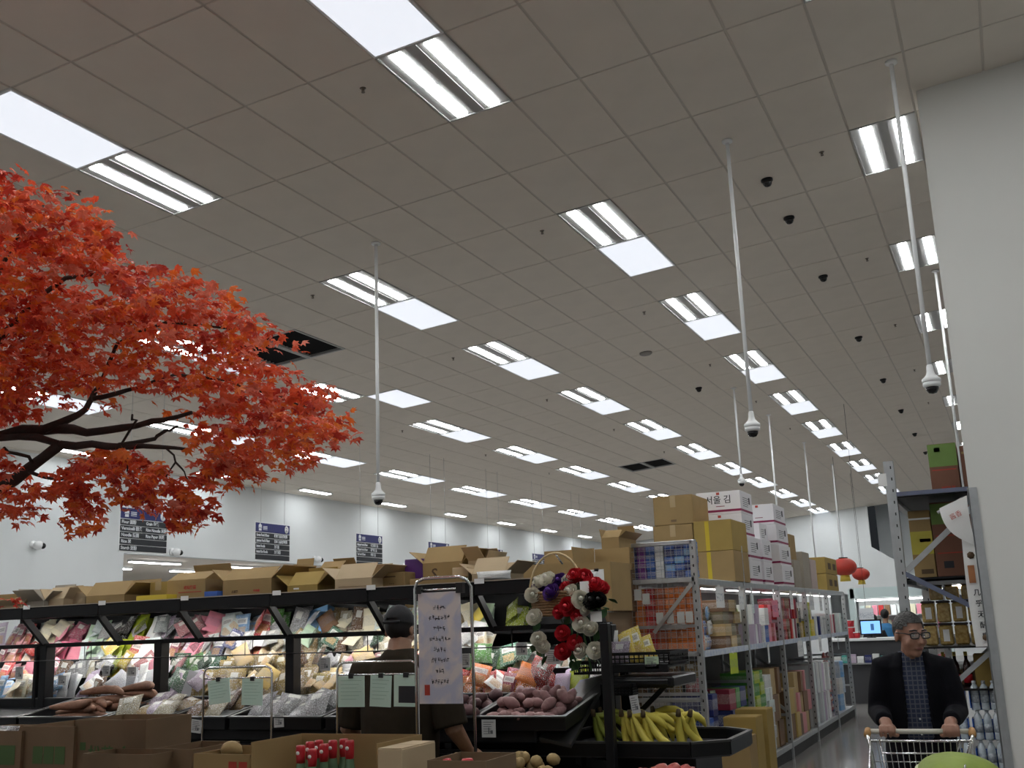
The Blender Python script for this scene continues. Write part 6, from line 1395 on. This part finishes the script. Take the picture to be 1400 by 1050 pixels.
for s_ in (-1, 1): eb.add(*tube_raw([(s_*.014, -.094, .036), (s_*.034, -.095, .041), (s_*.056, -.08, .035)], [.004, .005, .003], 6), 0, True, HM)
part('eyebrows', eb, M_hair, man)
part('lips', MB().ball((0, -.0955, -.0625), (.022, .006, .006), 10, 5, M=HM), mat('lip_tone', (.34, .13, .11), .5), man)
# ---- shopping trolley
tr_ = thing('shopping_trolley', 'chrome wire shopping trolley pushed by the man in black', 'shopping trolley', (-.555, 6.36, 0), .04)
M_hnd = mat('handle_cream', (.62, .60, .52), .4)
part('handle', MB().tube([(-.26, 0, 1.025), (.25, 0, 1.025)], .0135, 10), M_hnd, tr_)
B0, B1 = (.25, -.09, .985), (.2, -.86, .90)
for s_ in (-1, 1):
    part('side_arm', MB().tube([(s_*.262, 0, 1.025), (s_*.262, -.05, 1.005), (s_*B0[0], B0[1], B0[2]-.02), (s_*.25, -.06, .8), (s_*.24, .0, .45)], .011, 8), M_chrome, tr_)
    part('arm_cover', MB().tube([(s_*.262, .01, 1.03), (s_*.264, -.045, 1.012)], .019, 8), mat('arm_orange', (.5, .27, .10), .45), tr_)
part('rim', MB().tube([(-B0[0], B0[1], B0[2]), (-B1[0], B1[1], B1[2]), (B1[0], B1[1], B1[2]), (B0[0], B0[1], B0[2])], .007, 7, closed=True), M_chrome, tr_)
for zf in (.25, .5, .75):
    z0, z1 = B0[2]-.42*zf, B1[2]-.32*zf; k_ = 1-.14*zf
    part('side_wire', MB().tube([(-B0[0]*k_, B0[1], z0), (-B1[0]*k_, B1[1]+.05*zf, z1), (B1[0]*k_, B1[1]+.05*zf, z1), (B0[0]*k_, B0[1], z0)], .0035, 5, closed=True), M_chrome, tr_)
part('basket_floor', MB().tube([(-.21, -.09, .55), (-.16, -.8, .57), (.16, -.8, .57), (.21, -.09, .55)], .006, 6, closed=True), M_chrome, tr_)
wi = MB()
for k in range(17):
    t = k/16
    for s_ in (-1, 1): wi.tube([(s_*(B0[0]+(B1[0]-B0[0])*t), B0[1]+(B1[1]-B0[1])*t, B0[2]+(B1[2]-B0[2])*t), (s_*(.21-.05*t), -.09-.71*t, .55+.02*t)], .0028, 4, cap=False)
    x = -.2+.4*t; wi.tube([(x, B1[1], B1[2]), (x*.8, -.8, .57), (x*1.02, -.09, .55), (x*1.22, B0[1], B0[2])], .0028, 4, cap=False)
part('basket_wires', wi, M_chrome, tr_)['kind'] = 'stuff'
part('child_seat_flap', MB().tube([(-.2, -.1, .99), (-.18, -.24, .94), (.18, -.24, .94), (.2, -.1, .99)], .005, 6).tube([(-.18, -.24, .94), (-.17, -.2, .72), (.17, -.2, .72), (.18, -.24, .94)], .004, 6), M_chrome, tr_)
for s_ in (-1, 1):
    part('undercarriage_rail', MB().tube([(s_*.24, .0, .45), (s_*.26, .05, .2), (s_*.2, -.75, .2), (s_*.16, -.8, .57)], .011, 8), M_chrome, tr_)
    for y in (.05, -.72):
        w_ = part('wheel', MB().lathe([(0, -.014), (.055, -.014), (.06, 0), (.055, .014), (0, .014)], 16, M=Matrix.Translation((s_*(.25 if y > 0 else .19), y, .062)) @ Matrix.Rotation(math.pi/2, 4, 'Y')), M_blackplastic, tr_)
        part('caster_fork', MB().box(s_*(.25 if y > 0 else .19)-.02, s_*(.25 if y > 0 else .19)+.02, y-.02, y+.02, .12, .2), M_chrome, w_)
gb = thing('green_bag', 'plump lime green bag with a pale rim lying in the trolley', 'bag', (-.36, 5.9, .75), (.12, .1, .2))
part('bag_body', MB().ball((0, 0, .12), (.2, .2, .1), 24, 12), mat('bag_lime', (.27, .36, .05), .5, noise=(7, .4), bump=(14, .5)), gb)
part('pale_rim', MB().tube([(.2*math.cos(t), .2*math.sin(t), .125) for t in [2*math.pi*k/30 for k in range(30)]], .011, 7, closed=True), mat('bag_rim', (.62, .64, .42), .5), gb)
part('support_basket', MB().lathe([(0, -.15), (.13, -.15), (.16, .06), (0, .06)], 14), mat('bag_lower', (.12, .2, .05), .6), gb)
# ---- the man in the cap, seen from behind
ax_ = atY(546, 900, 5.42); CX, CY = ax_.x, 5.42
pa = thing('person', 'man in black cap and dark olive shirt seen from behind at the produce', 'person', (CX, CY, 0), 0)
H2 = Matrix.Translation((-.01, .03, 1.655)) @ Matrix.Rotation(math.pi+.1, 4, 'Z') @ Matrix.Rotation(.12, 4, 'X')
b = MB(); head(b, H2)
b.tube([(0, -.01, 1.44), (0, .0, 1.53), (-.005, .02, 1.6)], [.09, .072, .066], 12)
loft(b, [(0, 0, .88, .17, .12), (0, 0, 1.0, .17, .13), (0, 0, 1.2, .19, .13), (0, 0, 1.4, .19, .11), (0, 0, 1.48, .1, .08)])
for s_ in (-1, 1):
    b.tube([(s_*.1, 0, .92), (s_*.12, .0, .5), (s_*.12, -.02, .1)], [.1, .065, .045], 10); b.tube([(s_*.12, -.05, .05), (s_*.12, .05, .045), (s_*.13, .15, .035)], [.04, .045, .035], 8)
    el = Vector((s_*.34, .0, 1.12)); wr_ = Vector((s_*.32, .22, .97))
    b.tube([(s_*.14, 0, 1.42), (s_*.235, 0, 1.41), el, wr_], [.075, .068, .052, .032], 10)
    P = wr_+Vector((0, .06, -.01)); b.tube([wr_, P, P+Vector((0, .04, -.01))], [.03, .036, .028], 8)
    for k in range(4): b.tube([P+Vector(((k-1.5)*.02, .02, 0)), P+Vector(((k-1.5)*.022, .065, -.015)), P+Vector(((k-1.5)*.022, .09, -.045))], [.01, .009, .007], 6)
    b.tube([P+Vector((-s_*.03, -.02, 0)), P+Vector((-s_*.055, .02, -.02)), P+Vector((-s_*.05, .05, -.035))], [.012, .011, .008], 6)
obj('body', fuse(b, 'body', M_skin2, .0075, 3), pa)
M_olive = mat('shirt_olive', (.034, .026, .017), .9, noise=(5, .4), bump=(9, .5), spec=.15)
sh = MB(); loft(sh, [(0, 0, .90, .215, .165), (0, 0, 1.0, .222, .17), (0, 0, 1.2, .232, .165), (0, 0, 1.36, .225, .14), (0, 0, 1.45, .19, .115), (0, .0, 1.52, .105, .09), (0, .01, 1.555, .08, .076)])
for s_ in (-1, 1): sh.tube([(s_*.1, 0, 1.43), (s_*.235, 0, 1.42), (s_*.295, 0, 1.26), (s_*.325, .0, 1.13)], [.088, .094, .092, .094], 14)
obj('shirt', fuse(sh, 'shirt', M_olive, .010, 4), pa)
tr = MB(); loft(tr, [(0, 0, .84, .19, .15), (0, 0, .97, .19, .15)])
for s_ in (-1, 1): tr.tube([(s_*.095, 0, .9), (s_*.12, 0, .5), (s_*.12, -.02, .1)], [.115, .09, .07], 12)
obj('trousers', fuse(tr, 'trousers', M_trous, .013, 3), pa)
for s_ in (-1, 1): part('shoe', MB().ball((s_*.12, .05, .045), (.05, .14, .05), 12, 7), M_shoe, pa)
hb = MB(); hair(hb, H2, lambda c: c.y > -.01 and c.z > -.055, 1.05); part('hair', hb, M_hairb, pa)
M_cap = mat('cap_black', (.010, .010, .012), .8, bump=(30, .2))
cb_ = MB(); hair(cb_, H2, lambda c: c.z > .035 and not (c.y > .09 and c.z < .065 and abs(c.x) < .035), 1.16); cp = part('cap', cb_, M_cap, pa)
part('brim', MB().sheet(lambda u, v: (.075*math.cos(math.pi*u)*(1+.1*v), -.07-.09*v*math.sin(math.pi*u)-.012, .04-.015*v), 10, 3, M=H2), M_cap, cp)
part('strap', MB().add(*tube_raw([(-.05, .118, .035), (0, .13, .03), (.05, .118, .035)], .009, 6), 0, True, H2), M_cap, cp)
# ---- two people far down at the counter
def far_person(x, y, h, cloth, label, rz):
    t = thing('person', label, 'person', (x, y, 0), rz); k = h/1.7; b = MB(); Mh = Matrix.Diagonal((k, k, k, 1)) @ Matrix.Translation((0, -.02, 1.58))
    head(b, Mh); b.tube([(0, 0, 1.36*k), (0, -.01, 1.5*k)], [.07, .055], 8)
    loft(b, [(0, 0, .85*k, .15, .1), (0, 0, 1.1*k, .15, .11), (0, 0, 1.33*k, .17, .1), (0, 0, 1.4*k, .09, .07)], 14)
    for s_ in (-1, 1):
        b.tube([(s_*.09, 0, .88*k), (s_*.1, 0, .48*k), (s_*.1, 0, .04)], [.085, .06, .045], 8); b.tube([(s_*.1, .03, .04), (s_*.1, -.13, .03)], [.042, .035], 8)
        b.tube([(s_*.15, 0, 1.35*k), (s_*.23, -.02, 1.1*k), (s_*.17, -.22, 1.1*k)], [.06, .045, .03], 8)
        P = Vector((s_*.17, -.27, 1.1*k)); b.ball(P, (.035, .045, .018), 8, 5)
        for q in range(4): b.tube([P+Vector(((q-1.5)*.018, -.03, 0)), P+Vector(((q-1.5)*.02, -.085, -.015))], [.009, .007], 5)
        b.tube([P+Vector((-s_*.03, .0, 0)), P+Vector((-s_*.055, -.04, -.01))], [.011, .008], 5)
    obj('body', fuse(b, 'body', M_skin2, .014, 2), t)
    c_ = MB(); loft(c_, [(0, 0, .8*k, .18, .13), (0, 0, 1.1*k, .175, .135), (0, 0, 1.33*k, .195, .12), (0, 0, 1.42*k, .085, .075)], 14)
    for s_ in (-1, 1): c_.tube([(s_*.13, 0, 1.35*k), (s_*.22, -.02, 1.12*k), (s_*.18, -.15, 1.1*k)], [.08, .065, .05], 8)
    obj('top', fuse(c_, 'top', cloth, .016, 2), t)
    c_ = MB(); loft(c_, [(0, 0, .78*k, .17, .12), (0, 0, .9*k, .165, .12)], 12)
    for s_ in (-1, 1): c_.tube([(s_*.09, 0, .85*k), (s_*.1, 0, .06)], [.1, .07], 8)
    obj('trousers', fuse(c_, 'trousers', M_trous, .018, 2), t)
    hb = MB(); hair(hb, Mh, lambda c: c.z > .03 or (c.y > .0 and c.z > -.06), 1.12); part('hair', hb, M_hairb, t)
far_person(-2.74, 24.0, 1.62, mat('top_black', (.015, .015, .02), .8), 'person in black seated low behind the far counter monitor', math.pi)
far_person(-2.60, 24.9, 1.72, mat('top_blue', (.04, .22, .48), .7), 'person in light blue top behind the far counter', math.pi-.3)
# ---- dark haired shopper half hidden behind the left bay
